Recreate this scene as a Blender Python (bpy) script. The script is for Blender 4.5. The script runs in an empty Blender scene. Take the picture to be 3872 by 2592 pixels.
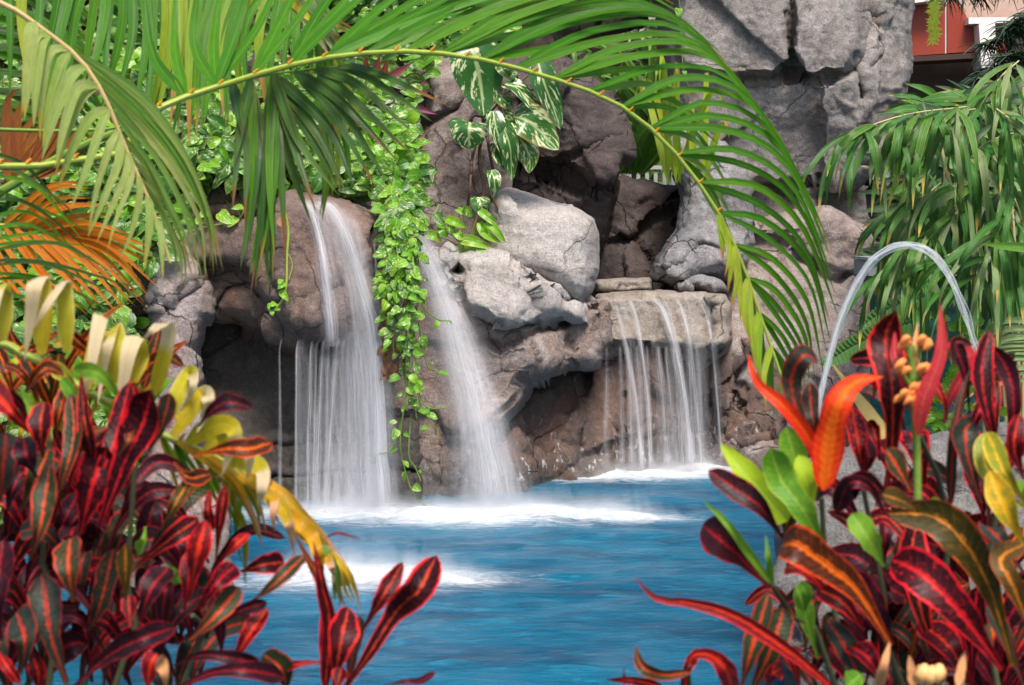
import bpy, math, random
import numpy as np
from mathutils import Vector
random.seed(7)
R = random.random
def U(a, b): return a + (b - a) * random.random()

# ------------------------------------------------------------------ camera model
F, H, HZ, CX = 3604.0, 1.9, 513.0, 1171.0      # focal (px of a 2342 wide frame), eye height over the water, horizon row
def P(px, py, Y): return Vector(((px - CX) / F * Y, Y, H - (py - HZ) / F * Y))
K = 2342.0 / 3872.0
def zf(x0, y0, s):
    return lambda x, y: ((x / s + x0) * K, (y / s + y0) * K)
za, zb, zc = zf(0, 0, 1.5677), zf(1200, 0, 1.5677), zf(2400, 0, 1.4253)
zd, ze, zF = zf(0, 900, 1.5677), zf(500, 700, 1.5677), zf(1600, 900, 1.5677)
zg, zh, zi, zj = zf(2500, 900, 1.5678), zf(0, 1600, 1.5808), zf(900, 1600, 1.5808), zf(2200, 1600, 1.4013)
zu = lambda x, y: (x, y)

scene = bpy.context.scene
COL = scene.collection

# ------------------------------------------------------------------ object helpers
def tag(o, label=None, cat=None, group=None, kind=None):
    if label: o['label'] = label
    if cat: o['category'] = cat
    if group: o['group'] = group
    if kind: o['kind'] = kind
    return o
def empty(name, loc, label, cat, group=None):
    o = bpy.data.objects.new(name, None); COL.objects.link(o)
    o.location = loc; o.empty_display_size = .1
    return tag(o, label, cat, group)
def link(name, me, mat, parent=None, origin=None):
    if mat is not None and len(me.materials) == 0: me.materials.append(mat)
    o = bpy.data.objects.new(name, me); COL.objects.link(o)
    if parent is not None:
        root = parent
        while root.parent: root = root.parent
        me.transform(__import__('mathutils').Matrix.Translation(-root.location))
        o.parent = parent
    else:
        if origin is None:
            n = len(me.vertices); co = np.empty(n * 3, 'f'); me.vertices.foreach_get('co', co); co = co.reshape(-1, 3)
            origin = Vector((float(co[:, 0].mean()), float(co[:, 1].mean()), float(co[:, 2].min())))
        me.transform(__import__('mathutils').Matrix.Translation(-Vector(origin)))
        o.location = origin
    return o

class MB:
    """collects faces with two uv layers (uv across/along a leaf, rnd per leaf)"""
    def __init__(s): s.v = []; s.f = []; s.uv = []; s.rn = []; s.mi = []
    def grid(s, rows, uvs, rn, mi=0):
        b = len(s.v); n = len(rows[0])
        for r in rows: s.v.extend(r)
        for i in range(len(rows) - 1):
            for j in range(n - 1):
                a = b + i * n + j
                s.f.append((a, a + 1, a + n + 1, a + n))
                s.uv.extend((uvs[i][j], uvs[i][j + 1], uvs[i + 1][j + 1], uvs[i + 1][j]))
                s.rn.extend((rn,) * 4); s.mi.append(mi)
    def tube(s, pts, rad, n=6, rn=(0, 0), mi=0, cap=True, up=(.13, .3, 1)):
        pts = [Vector(p) for p in pts]
        if not hasattr(rad, '__len__'): rad = [rad] * len(pts)
        rows = []; uvs = []; up = Vector(up).normalized()
        for i, p in enumerate(pts):
            t = (pts[min(i + 1, len(pts) - 1)] - pts[max(i - 1, 0)])
            if t.length < 1e-9: t = Vector((0, 0, 1))
            t.normalize()
            a = t.cross(up)
            if a.length < .05: a = t.cross(Vector((1, 0, 0)))
            a.normalize(); b_ = t.cross(a)
            rows.append([p + (a * math.cos(q * 2 * math.pi / n) + b_ * math.sin(q * 2 * math.pi / n)) * rad[i] for q in range(n + 1)])
            uvs.append([(q / n, i / max(1, len(pts) - 1)) for q in range(n + 1)])
        s.grid(rows, uvs, rn, mi)
        if cap:
            for rw in (rows[0], rows[-1]):
                b = len(s.v); s.v.extend(rw[:-1]); s.f.append(tuple(range(b, b + n)))
                s.uv.extend([(.5, .5)] * n); s.rn.extend([rn] * n); s.mi.append(mi)
    def box(s, lo, hi, rn=(0, 0), mi=0):
        x0, y0, z0 = lo; x1, y1, z1 = hi
        b = len(s.v)
        s.v.extend([(x0,y0,z0),(x1,y0,z0),(x1,y1,z0),(x0,y1,z0),(x0,y0,z1),(x1,y0,z1),(x1,y1,z1),(x0,y1,z1)])
        for f in ((0,3,2,1),(4,5,6,7),(0,1,5,4),(1,2,6,5),(2,3,7,6),(3,0,4,7)):
            s.f.append(tuple(b + q for q in f)); s.uv.extend([(0,0),(1,0),(1,1),(0,1)]); s.rn.extend([rn]*4); s.mi.append(mi)
    def mesh(s, name, smooth=True):
        me = bpy.data.meshes.new(name)
        me.from_pydata([tuple(v) for v in s.v], [], s.f)
        u = me.uv_layers.new(name='uv'); u.data.foreach_set('uv', np.array(s.uv, 'f').ravel())
        u = me.uv_layers.new(name='rnd'); u.data.foreach_set('uv', np.array(s.rn, 'f').ravel())
        if smooth: me.polygons.foreach_set('use_smooth', [True] * len(me.polygons))
        me.polygons.foreach_set('material_index', s.mi)
        me.update(); return me
    def build(s, name, mat, parent=None, smooth=True, origin=None):
        me = s.mesh(name, smooth)
        if isinstance(mat, (list, tuple)):
            for m in mat: me.materials.append(m)
            mat = None
        return link(name, me, mat, parent, origin)

def spline(pts, n):
    """Catmull-Rom through pts, n+1 samples"""
    pts = [Vector(p) for p in pts]
    if len(pts) == 2: return [pts[0].lerp(pts[1], i / n) for i in range(n + 1)]
    q = [pts[0] * 2 - pts[1]] + pts + [pts[-1] * 2 - pts[-2]]
    L = [0]
    for a, b in zip(pts, pts[1:]): L.append(L[-1] + max(1e-6, (b - a).length))
    out = []
    for i in range(n + 1):
        s = L[-1] * i / n; k = 0
        while k < len(pts) - 2 and s > L[k + 1]: k += 1
        t = (s - L[k]) / (L[k + 1] - L[k])
        a, b, c, d = q[k], q[k + 1], q[k + 2], q[k + 3]
        out.append(.5 * ((2 * b) + (c - a) * t + (2 * a - 5 * b + 4 * c - d) * t * t + (3 * b - a - 3 * c + d) * t ** 3))
    return out

PROF = {
 'paddle': lambda v: .16 + .84 * math.sin(math.pi * min(1, max(0, v)) ** 1.55) if v < .93 else max(.0, (.16 + .84 * math.sin(math.pi * .93 ** 1.55)) * math.sqrt(max(0, 1 - ((v - .93) / .07) ** 2))),
 'lance': lambda v: (math.sin(math.pi * v ** .75)) ** .8 * (1 - .15 * v) + .04 * (1 - v),
 'strap': lambda v: min(1, .35 + v * 5) * (1 - v ** 2.6) ,
 'heart': lambda v: (min(1, (v + .02) * 7) ** .5) * (1 - v ** 1.7) ** .8 * (1.02 - .1 * v),
 'oval': lambda v: max(0, math.sin(math.pi * v)) ** .6,
}
def paddle(v):
    a = .17 + .20 * v
    if v <= .1: return a
    t = (v - .1) / .9
    return max(0, a * math.sqrt(max(0, 1 - t ** 8)) + .72 * (math.sin(math.pi * t ** 1.9)) ** .7) if t < 1 else 0
PROF['paddle'] = paddle
PROF['heart'] = lambda v: (math.sin(math.pi * min(1, .035 + .965 * v) ** .60)) ** .62
PROF['ovate'] = lambda v: (math.sin(math.pi * min(1, .02 + .98 * v) ** .68)) ** .75
def leaf(mb, pts, w, prof='lance', face=Vector((0, -1, .25)), twist=(0, 0), cup=.25, n=10, m=4, rn=None, mi=0, wave=0., vfold=0.):
    c = spline(pts, n); pf = PROF[prof]; rows = []; uvs = []
    if rn is None: rn = (R(), R())
    ph = R() * 6; prev = None
    for i, p in enumerate(c):
        v = i / n
        t = (c[min(i + 1, n)] - c[max(i - 1, 0)])
        if t.length < 1e-9: t = Vector((0, 0, 1))
        t.normalize()
        s = t.cross(face)
        if s.length < .15 and prev is not None: s = prev.copy()
        if s.length < 1e-4: s = t.cross(Vector((1, 0, .2)))
        s.normalize()
        if prev is not None:
            if s.dot(prev) < 0: s = -s
            s = (s + prev * .8).normalized()
        prev = s.copy()
        nn = s.cross(t).normalized()
        a = twist[0] + (twist[1] - twist[0]) * v
        s2 = s * math.cos(a) + nn * math.sin(a); n2 = nn * math.cos(a) - s * math.sin(a)
        hw = max(.004, pf(v)) * w * .5 * (1 + wave * 1.1 * math.sin(v * 9 + ph) + wave * .6 * math.sin(v * 23 + ph * 2))
        row = []; uvr = []
        for j in range(m + 1):
            u = 2 * j / m - 1
            off = cup * hw * u * u + vfold * hw * abs(u)
            if wave: off += wave * hw * abs(u) * math.sin(v * 13 + ph + (2 if u > 0 else 0))
            row.append(p + s2 * (u * hw) - n2 * (-off)); uvr.append((j / m, v))
        rows.append(row); uvs.append(uvr)
    mb.grid(rows, uvs, rn, mi)

# ------------------------------------------------------------------ material helpers
def nm(name):
    m = bpy.data.materials.new(name); m.use_nodes = True; nt = m.node_tree; nt.nodes.clear()
    return m, nt
class N:
    def __init__(s, nt): s.nt = nt
    def node(s, t, **k):
        n = s.nt.nodes.new(t)
        for a, b in k.items(): setattr(n, a, b)
        return n
    def set(s, n, i, v):
        if v is None: return
        if isinstance(v, bpy.types.NodeSocket): s.nt.links.new(v, n.inputs[i])
        else:
            if isinstance(v, (tuple, list)) and len(v) == 3 and n.inputs[i].type == 'RGBA': v = (*v, 1)
            n.inputs[i].default_value = v
    def math(s, op, a, b=None, c=None, clamp=False):
        n = s.node('ShaderNodeMath', operation=op, use_clamp=clamp)
        s.set(n, 0, a); s.set(n, 1, b); s.set(n, 2, c); return n.outputs[0]
    def mix(s, f, a, b, mode='MIX'):
        n = s.node('ShaderNodeMix', data_type='RGBA', blend_type=mode, clamp_factor=True)
        s.set(n, 0, f); s.set(n, 6, a); s.set(n, 7, b); return n.outputs[2]
    def noise(s, vec, scale, detail=4, rough=.55, dist=0.):
        n = s.node('ShaderNodeTexNoise'); s.set(n, 'Vector', vec); s.set(n, 'Scale', scale); s.set(n, 'Detail', detail)
        s.set(n, 'Roughness', rough); s.set(n, 'Distortion', dist); return n.outputs[0]
    def ramp(s, f, lo, hi, a=0., b=1., smooth=True):
        n = s.node('ShaderNodeMapRange', interpolation_type='SMOOTHSTEP' if smooth else 'LINEAR', clamp=True)
        s.set(n, 0, f); s.set(n, 1, lo); s.set(n, 2, hi); s.set(n, 3, a); s.set(n, 4, b); return n.outputs[0]
    def pos(s): return s.node('ShaderNodeNewGeometry').outputs['Position']
    def nrm(s): return s.node('ShaderNodeNewGeometry').outputs['Normal']
    def sep(s, v):
        n = s.node('ShaderNodeSeparateXYZ'); s.set(n, 0, v); return n.outputs
    def comb(s, x, y, z):
        n = s.node('ShaderNodeCombineXYZ'); s.set(n, 0, x); s.set(n, 1, y); s.set(n, 2, z); return n.outputs[0]
    def vmul(s, v, k):
        n = s.node('ShaderNodeVectorMath', operation='MULTIPLY'); s.set(n, 0, v); s.set(n, 1, k); return n.outputs[0]
    def vadd(s, v, k):
        n = s.node('ShaderNodeVectorMath', operation='ADD'); s.set(n, 0, v); s.set(n, 1, k); return n.outputs[0]
    def uv(s, name):
        n = s.node('ShaderNodeUVMap'); n.uv_map = name; return n.outputs[0]
    def bump(s, h, strength, dist, nrm=None):
        n = s.node('ShaderNodeBump'); s.set(n, 'Height', h); s.set(n, 'Strength', strength); s.set(n, 'Distance', dist)
        if nrm is not None: s.set(n, 'Normal', nrm)
        return n.outputs[0]
    def out(s, sh):
        o = s.node('ShaderNodeOutputMaterial'); s.nt.links.new(sh, o.inputs[0])
    def pbr(s, col, rough=.5, normal=None, spec=.5, **k):
        n = s.node('ShaderNodeBsdfPrincipled'); s.set(n, 'Base Color', col); s.set(n, 'Roughness', rough)
        s.set(n, 'Specular IOR Level', spec)
        if normal is not None: s.set(n, 'Normal', normal)
        for a, b in k.items(): s.set(n, a.replace('_', ' '), b)
        return n.outputs[0]
    def mixs(s, f, a, b):
        n = s.node('ShaderNodeMixShader'); s.set(n, 0, f); s.nt.links.new(a, n.inputs[1]); s.nt.links.new(b, n.inputs[2]); return n.outputs[0]
    def trans(s, col, normal=None):
        n = s.node('ShaderNodeBsdfTranslucent'); s.set(n, 0, col)
        if normal is not None: s.set(n, 'Normal', normal)
        return n.outputs[0]

def simple(name, col, rough=.6, spec=.4, var=.25, scale=8, bump=.2):
    m, nt = nm(name); g = N(nt); p = g.pos()
    f = g.noise(p, scale, 5)
    c = g.mix(f, tuple(x * (1 - var) for x in col), tuple(min(1, x * (1 + var)) for x in col))
    g.out(g.pbr(c, rough, g.bump(g.noise(p, scale * 6, 4), bump, .01), spec)); return m

def rock_mat(name, a, b, c, rust=.25, white=.15, wet=0., scale=1., lich=.3, dark=.5, crack=1., strata=0.):
    m, nt = nm(name); g = N(nt); p = g.pos()
    warp = g.vadd(p, g.vmul(g.node('ShaderNodeTexNoise').outputs[1], (.0, .0, .0)))
    big = g.noise(p, 1.1 * scale, 6, .6, .6)
    mid = g.noise(p, 3.7 * scale, 8, .68, .9)
    fine = g.noise(p, 22, 8, .78, .5)
    grit = g.noise(p, 95, 3, .8)
    col = g.mix(g.ramp(big, .38, .62), a, b)
    col = g.mix(g.ramp(mid, .45, .68), col, c)
    # dark lichen blotches
    dk = g.ramp(g.noise(g.vadd(p, (5, 2, 8)), 4.5 * scale, 12, .8, .3), .5, .62)
    col = g.mix(g.math('MULTIPLY', dk, dark), col, tuple(x * .32 for x in a))
    # rust stains, stretched downwards
    st = g.noise(g.vmul(g.vadd(p, (3, 1, 4)), (2.4, 2.4, .8)), 1.3, 6, .6, .5)
    col = g.mix(g.math('MULTIPLY', g.ramp(st, .5, .7), rust), col, (.30, .135, .065))
    # mineral bloom and drips
    dr = g.noise(g.vmul(g.vadd(p, (9, 7, 1)), (9, 9, 1.6)), 1.2, 7, .7, .4)
    col = g.mix(g.math('MULTIPLY', g.ramp(dr, .6, .74), white), col, (.66, .64, .66))
    # pale speckle / pits
    col = g.mix(g.ramp(grit, .3, .7, 0, .75), g.mix(.5, col, (.03, .03, .03)), g.mix(.35, col, tuple(min(.8, q * 1.55) for q in c)))
    col = g.mix(g.ramp(fine, .52, .68, 0, .55), col, (.05, .042, .042)); col = g.mix(g.ramp(fine, .47, .32, 0, .30), col, tuple(min(.75, q * 1.45) for q in c))
    # yellow green lichen dots
    lv = g.ramp(g.noise(g.vadd(p, (1, 9, 3)), 6, 4, .6), .72, .76)
    col = g.mix(g.math('MULTIPLY', lv, lich), col, (.34, .30, .05))
    # cracks
    wv = g.vadd(p, g.vmul(g.node('ShaderNodeTexNoise').outputs[1], (0, 0, 0)))
    nz = g.node('ShaderNodeTexNoise'); g.set(nz, 'Vector', p); g.set(nz, 'Scale', 2.3); g.set(nz, 'Detail', 6.)
    wv = g.vadd(g.vmul(p, (1, 1, 1.25)), g.vmul(nz.outputs[1], (.55, .55, .55)))
    vo = g.node('ShaderNodeTexVoronoi', feature='DISTANCE_TO_EDGE'); g.set(vo, 'Vector', wv); g.set(vo, 'Scale', 1.35 * scale)
    gate = g.ramp(g.noise(g.vadd(p, (4, 4, 4)), 1.6, 3), .44, .56)
    ck = g.math('MULTIPLY', g.ramp(g.math('ADD', vo.outputs[0], g.math('MULTIPLY', g.math('SUBTRACT', fine, .5), .03)), .0, .016, 1, 0), g.math('MULTIPLY', gate, crack), clamp=True)
    col = g.mix(g.math('MULTIPLY', ck, .8), col, (.025, .02, .02))
    h = g.math('ADD', g.math('MULTIPLY', mid, .5), g.math('MULTIPLY', fine, .55))
    h = g.math('ADD', h, g.math('MULTIPLY', grit, .12))
    h = g.math('SUBTRACT', h, g.math('MULTIPLY', ck, .5))
    if strata:
        sx = g.sep(g.vadd(p, g.vmul(nz.outputs[1], (.12, .12, .12))))
        ln = g.noise(g.comb(g.math('MULTIPLY', sx[0], .8), g.math('MULTIPLY', sx[1], .8), g.math('MULTIPLY', sx[2], 22)), 1, 4)
        h = g.math('ADD', h, g.math('MULTIPLY', ln, strata))
    zz = g.sep(p)[2]
    wl = g.ramp(g.math('ADD', zz, g.math('MULTIPLY', g.math('SUBTRACT', mid, .5), .5)), .10, .30, 1., 0.)
    col = g.mix(g.math('MULTIPLY', wl, .6), col, g.mix(.75, col, (.03, .028, .02)))
    lim = g.math('MULTIPLY', g.ramp(g.noise(g.vmul(g.vadd(p, (2, 2, 2)), (14, 14, 5)), 1.3, 6, .7), .56, .66), g.math('MULTIPLY', g.ramp(zz, .04, .12), g.ramp(zz, .6, .2)))
    col = g.mix(g.math('MULTIPLY', lim, white * 1.2), col, (.62, .62, .64))
    rough = g.ramp(fine, .3, .7, .92 - wet * .55, .7 - wet * .4)
    g.out(g.pbr(col, rough, g.bump(h, .95, .05), .25 + .35 * wet)); return m

def leaf_mat(name, base, base2, vein=None, tr=.35, rough=.42, tipcol=None, tipv=.85, vari=None, varia=.0, ribs=0., spec=.45):
    m, nt = nm(name); g = N(nt)
    uv = g.uv('uv'); rn = g.sep(g.uv('rnd')); s = g.sep(uv)
    x = g.math('ABSOLUTE', g.math('SUBTRACT', g.math('MULTIPLY', s[0], 2), 1))
    col = g.mix(rn[0], base, base2)
    tex = g.comb(g.math('MULTIPLY', s[0], 2.), g.math('MULTIPLY', s[1], 5.), g.math('MULTIPLY', rn[1], 37))
    nz = g.noise(tex, 2.2, 5, .6)
    col = g.mix(g.ramp(nz, .35, .7, 0, .35), col, tuple(q * .45 for q in base))
    if vari:
        st = g.noise(g.comb(g.math('SUBTRACT', g.math('MULTIPLY', s[1], 6.), g.math('MULTIPLY', x, 3.)), g.math('MULTIPLY', g.math('ADD', x, s[1]), 1.2), g.math('ADD', g.math('MULTIPLY', rn[1], 23), g.math('MULTIPLY', g.math('GREATER_THAN', s[0], .5), 5.))), 1.0, 7, .72)
        th = g.ramp(rn[1], 0, 1, .60 - varia * .12, .60 + .02, False)
        n = g.node('ShaderNodeMapRange', interpolation_type='SMOOTHSTEP'); g.set(n, 0, st); g.set(n, 1, th); g.set(n, 2, g.math('ADD', th, .04))
        col = g.mix(n.outputs[0], col, vari)
    if vein: col = g.mix(g.ramp(x, .03, .12, .8, 0), col, vein)
    if tipcol:
        tt = g.ramp(g.math('ADD', s[1], g.math('MULTIPLY', g.math('SUBTRACT', rn[1], .5), .35)), tipv, tipv + .12)
        tt2 = g.ramp(x, .75, 1., 0, .55); tt3 = g.math('MULTIPLY', tt2, g.ramp(rn[0], .45, .8))
        col = g.mix(g.math('MAXIMUM', tt, tt3), col, tipcol)
    h = g.math('MULTIPLY', g.math('SINE', g.math('MULTIPLY', s[0], 60 if ribs else 20)), .5)
    bp = g.bump(g.math('ADD', h, g.ramp(x, 0, .12, -1, 0)), .35 + ribs, .002)
    sh = g.pbr(col, rough, bp, spec)
    sh = g.mixs(tr, sh, g.trans(g.mix(.35, col, (.75, .8, .1), 'MULTIPLY') if False else g.mix(.25, col, (.6, .75, .05)), bp))
    g.out(sh); return m

def croton_mat(name, bodyA, bodyB, veinc, marginc, mw=.12, blotch=.3, edge=.84, tr=.22):
    m, nt = nm(name); g = N(nt)
    s = g.sep(g.uv('uv')); rn = g.sep(g.uv('rnd'))
    x = g.math('ABSOLUTE', g.math('SUBTRACT', g.math('MULTIPLY', s[0], 2), 1))
    tex = g.comb(g.math('MULTIPLY', s[0], 2.), g.math('MULTIPLY', s[1], 6.), g.math('MULTIPLY', rn[1], 41))
    n1 = g.noise(tex, 1.4, 5, .6); n2 = g.noise(tex, 3.5, 6, .7)
    body = g.mix(g.ramp(g.math('ADD', n1, g.math('MULTIPLY', g.math('SUBTRACT', rn[0], .5), .5)), .35, .65), bodyA, bodyB)
    xx = g.math('ADD', x, g.math('MULTIPLY', g.math('SUBTRACT', n2, .5), .8))
    mwv = g.math('MULTIPLY', g.ramp(s[1], 0, 1, 1.6, .55), g.math('MULTIPLY', g.ramp(rn[0], 0, 1, .15, 1.7), mw))
    n = g.node('ShaderNodeMapRange', interpolation_type='SMOOTHSTEP'); g.set(n, 0, xx); g.set(n, 1, mwv); g.set(n, 2, g.math('ADD', mwv, .12)); g.set(n, 3, 1.); g.set(n, 4, 0.)
    mid = n.outputs[0]
    thin = g.ramp(x, .02, .06, .7, 0)
    mar = g.ramp(g.math('ADD', x, g.math('MULTIPLY', g.math('SUBTRACT', n1, .5), .55)), edge, edge + .07)
    bl = g.math('MULTIPLY', g.ramp(g.math('ADD', n2, g.math('MULTIPLY', g.math('SUBTRACT', rn[1], .5), .12)), .60, .63), g.math('MULTIPLY', blotch, 1.6), clamp=True)
    sv = g.math('SINE', g.math('MULTIPLY', g.math('SUBTRACT', s[1], g.math('MULTIPLY', x, .07)), 120))
    svm = g.math('MULTIPLY', g.ramp(sv, .8, 1.), .20)
    body = g.mix(svm, body, g.mix(.5, body, veinc))
    col = g.mix(g.math('MAXIMUM', mid, g.math('MAXIMUM', bl, thin)), body, veinc)
    col = g.mix(mar, col, marginc)
    bp = g.bump(g.math('ADD', g.math('MULTIPLY', sv, .10), g.math('ADD', g.math('MULTIPLY', n1, 1.4), g.ramp(x, 0, .1, -.7, 0))), .4, .003)
    sh = g.pbr(col, g.ramp(n1, .3, .7, .34, .55), bp, .19)
    g.out(g.mixs(tr, sh, g.trans(col, bp))); return m

def water_strand_mat(name, dens=.8, col=(.86, .87, .93)):
    m, nt = nm(name); g = N(nt)
    s = g.sep(g.uv('uv')); rn = g.sep(g.uv('rnd'))
    x = g.math('ABSOLUTE', g.math('SUBTRACT', g.math('MULTIPLY', s[0], 2), 1))
    edge = g.math('POWER', g.math('SUBTRACT', 1, x, clamp=True), 1.1)
    wob = g.noise(g.comb(g.math('MULTIPLY', s[1], 2.2), g.math('MULTIPLY', rn[0], 33.), 0.), 1.6, 4)
    uu = g.math('ADD', s[0], g.math('MULTIPLY', g.math('SUBTRACT', wob, .5), .35))
    st = g.noise(g.comb(g.math('MULTIPLY', uu, g.math('ADD', 2., g.math('MULTIPLY', rn[0], 12.))), g.math('MULTIPLY', s[1], 1.3), g.math('MULTIPLY', rn[0], 51)), 2.0, 6, .72)
    st2 = g.ramp(st, .34, .68, .18, 1)
    fade = g.math('MULTIPLY', g.ramp(s[1], 0, .07), g.ramp(s[1], .93, 1., 1, .45))
    al = g.math('MULTIPLY', g.math('MULTIPLY', edge, st2), g.math('MULTIPLY', fade, g.math('MULTIPLY', rn[1], dens)), clamp=True)
    t = g.node('ShaderNodeBsdfTransparent').outputs[0]
    d = g.node('ShaderNodeBsdfDiffuse'); g.set(d, 0, col)
    w = g.mixs(.5, d.outputs[0], g.trans(col))
    g.out(g.mixs(al, t, w)); return m

# ------------------------------------------------------------------ numpy noise
def _h(i, j, k, s):
    n = (i.astype(np.int64) * 374761393 + j.astype(np.int64) * 668265263 + k.astype(np.int64) * 1274126177 + s * 974634777) & 0xffffffff
    n = ((n ^ (n >> 13)) * 1274126177) & 0xffffffff
    n = ((n ^ (n >> 16)) * 2246822519) & 0xffffffff
    return ((n ^ (n >> 15)) & 0xffffff) / float(0xffffff)
def vnoise(p, s=0):
    f = np.floor(p); t = p - f; t = t * t * (3 - 2 * t); i, j, k = f[:, 0], f[:, 1], f[:, 2]; r = 0
    for a in (0, 1):
        for b in (0, 1):
            for c in (0, 1):
                w = (t[:, 0] if a else 1 - t[:, 0]) * (t[:, 1] if b else 1 - t[:, 1]) * (t[:, 2] if c else 1 - t[:, 2])
                r = r + w * _h(i + a, j + b, k + c, s)
    return r * 2 - 1
def fbm(p, s=0, o=4, rough=.5):
    r = 0; a = 1
    for q in range(o): r = r + a * vnoise(p * (2.03 ** q) + q * 7.1, s + q); a *= rough
    return r
def facet(p, s=0):
    """piecewise planar noise: every random cell is its own tilted face"""
    f = np.floor(p); best = np.full(len(p), 1e9); second = np.full(len(p), 1e9); val = np.zeros(len(p))
    for a in (-1, 0, 1):
        for b in (-1, 0, 1):
            for c in (-1, 0, 1):
                i, j, k = f[:, 0] + a, f[:, 1] + b, f[:, 2] + c
                q = np.stack([i + _h(i, j, k, s), j + _h(i, j, k, s + 1), k + _h(i, j, k, s + 2)], 1)
                d = ((p - q) ** 2).sum(1)
                gx, gy, gz = _h(i, j, k, s + 3) - .5, _h(i, j, k, s + 4) - .5, _h(i, j, k, s + 5) - .5
                v = (p[:, 0] - q[:, 0]) * gx * 1.6 + (p[:, 1] - q[:, 1]) * gy * 1.6 + (p[:, 2] - q[:, 2]) * gz * 1.6 + (_h(i, j, k, s + 6) - .5) * .5
                m = d < best
                second = np.where(m, best, np.minimum(second, d)); val = np.where(m, v, val); best = np.where(m, d, best)
    return val, np.sqrt(second) - np.sqrt(best)

def seg_dist(pt, poly, closed=True):
    """distance and nearest point of many points to a polyline"""
    A = np.array(poly, float); B = np.roll(A, -1, 0)
    if not closed: A, B = A[:-1], B[:-1]
    best = np.full(len(pt), 1e18); near = np.zeros_like(pt)
    for a, b in zip(A, B):
        ab = b - a; t = np.clip(((pt - a) @ ab) / max(1e-9, ab @ ab), 0, 1)
        q = a + t[:, None] * ab; d = ((pt - q) ** 2).sum(1); m = d < best
        best = np.where(m, d, best); near = np.where(m[:, None], q, near)
    return np.sqrt(best), near
def inside(pt, poly):
    A = np.array(poly, float); B = np.roll(A, -1, 0); r = np.zeros(len(pt), bool)
    for (ax, ay), (bx, by) in zip(A, B):
        if ay == by: continue
        c = ((pt[:, 1] < ay) != (pt[:, 1] < by)) & (pt[:, 0] < (bx - ax) * (pt[:, 1] - ay) / (by - ay) + ax)
        r ^= c
    return r
def smst(x): x = np.clip(x, 0, 1); return x * x * (3 - 2 * x)

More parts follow.
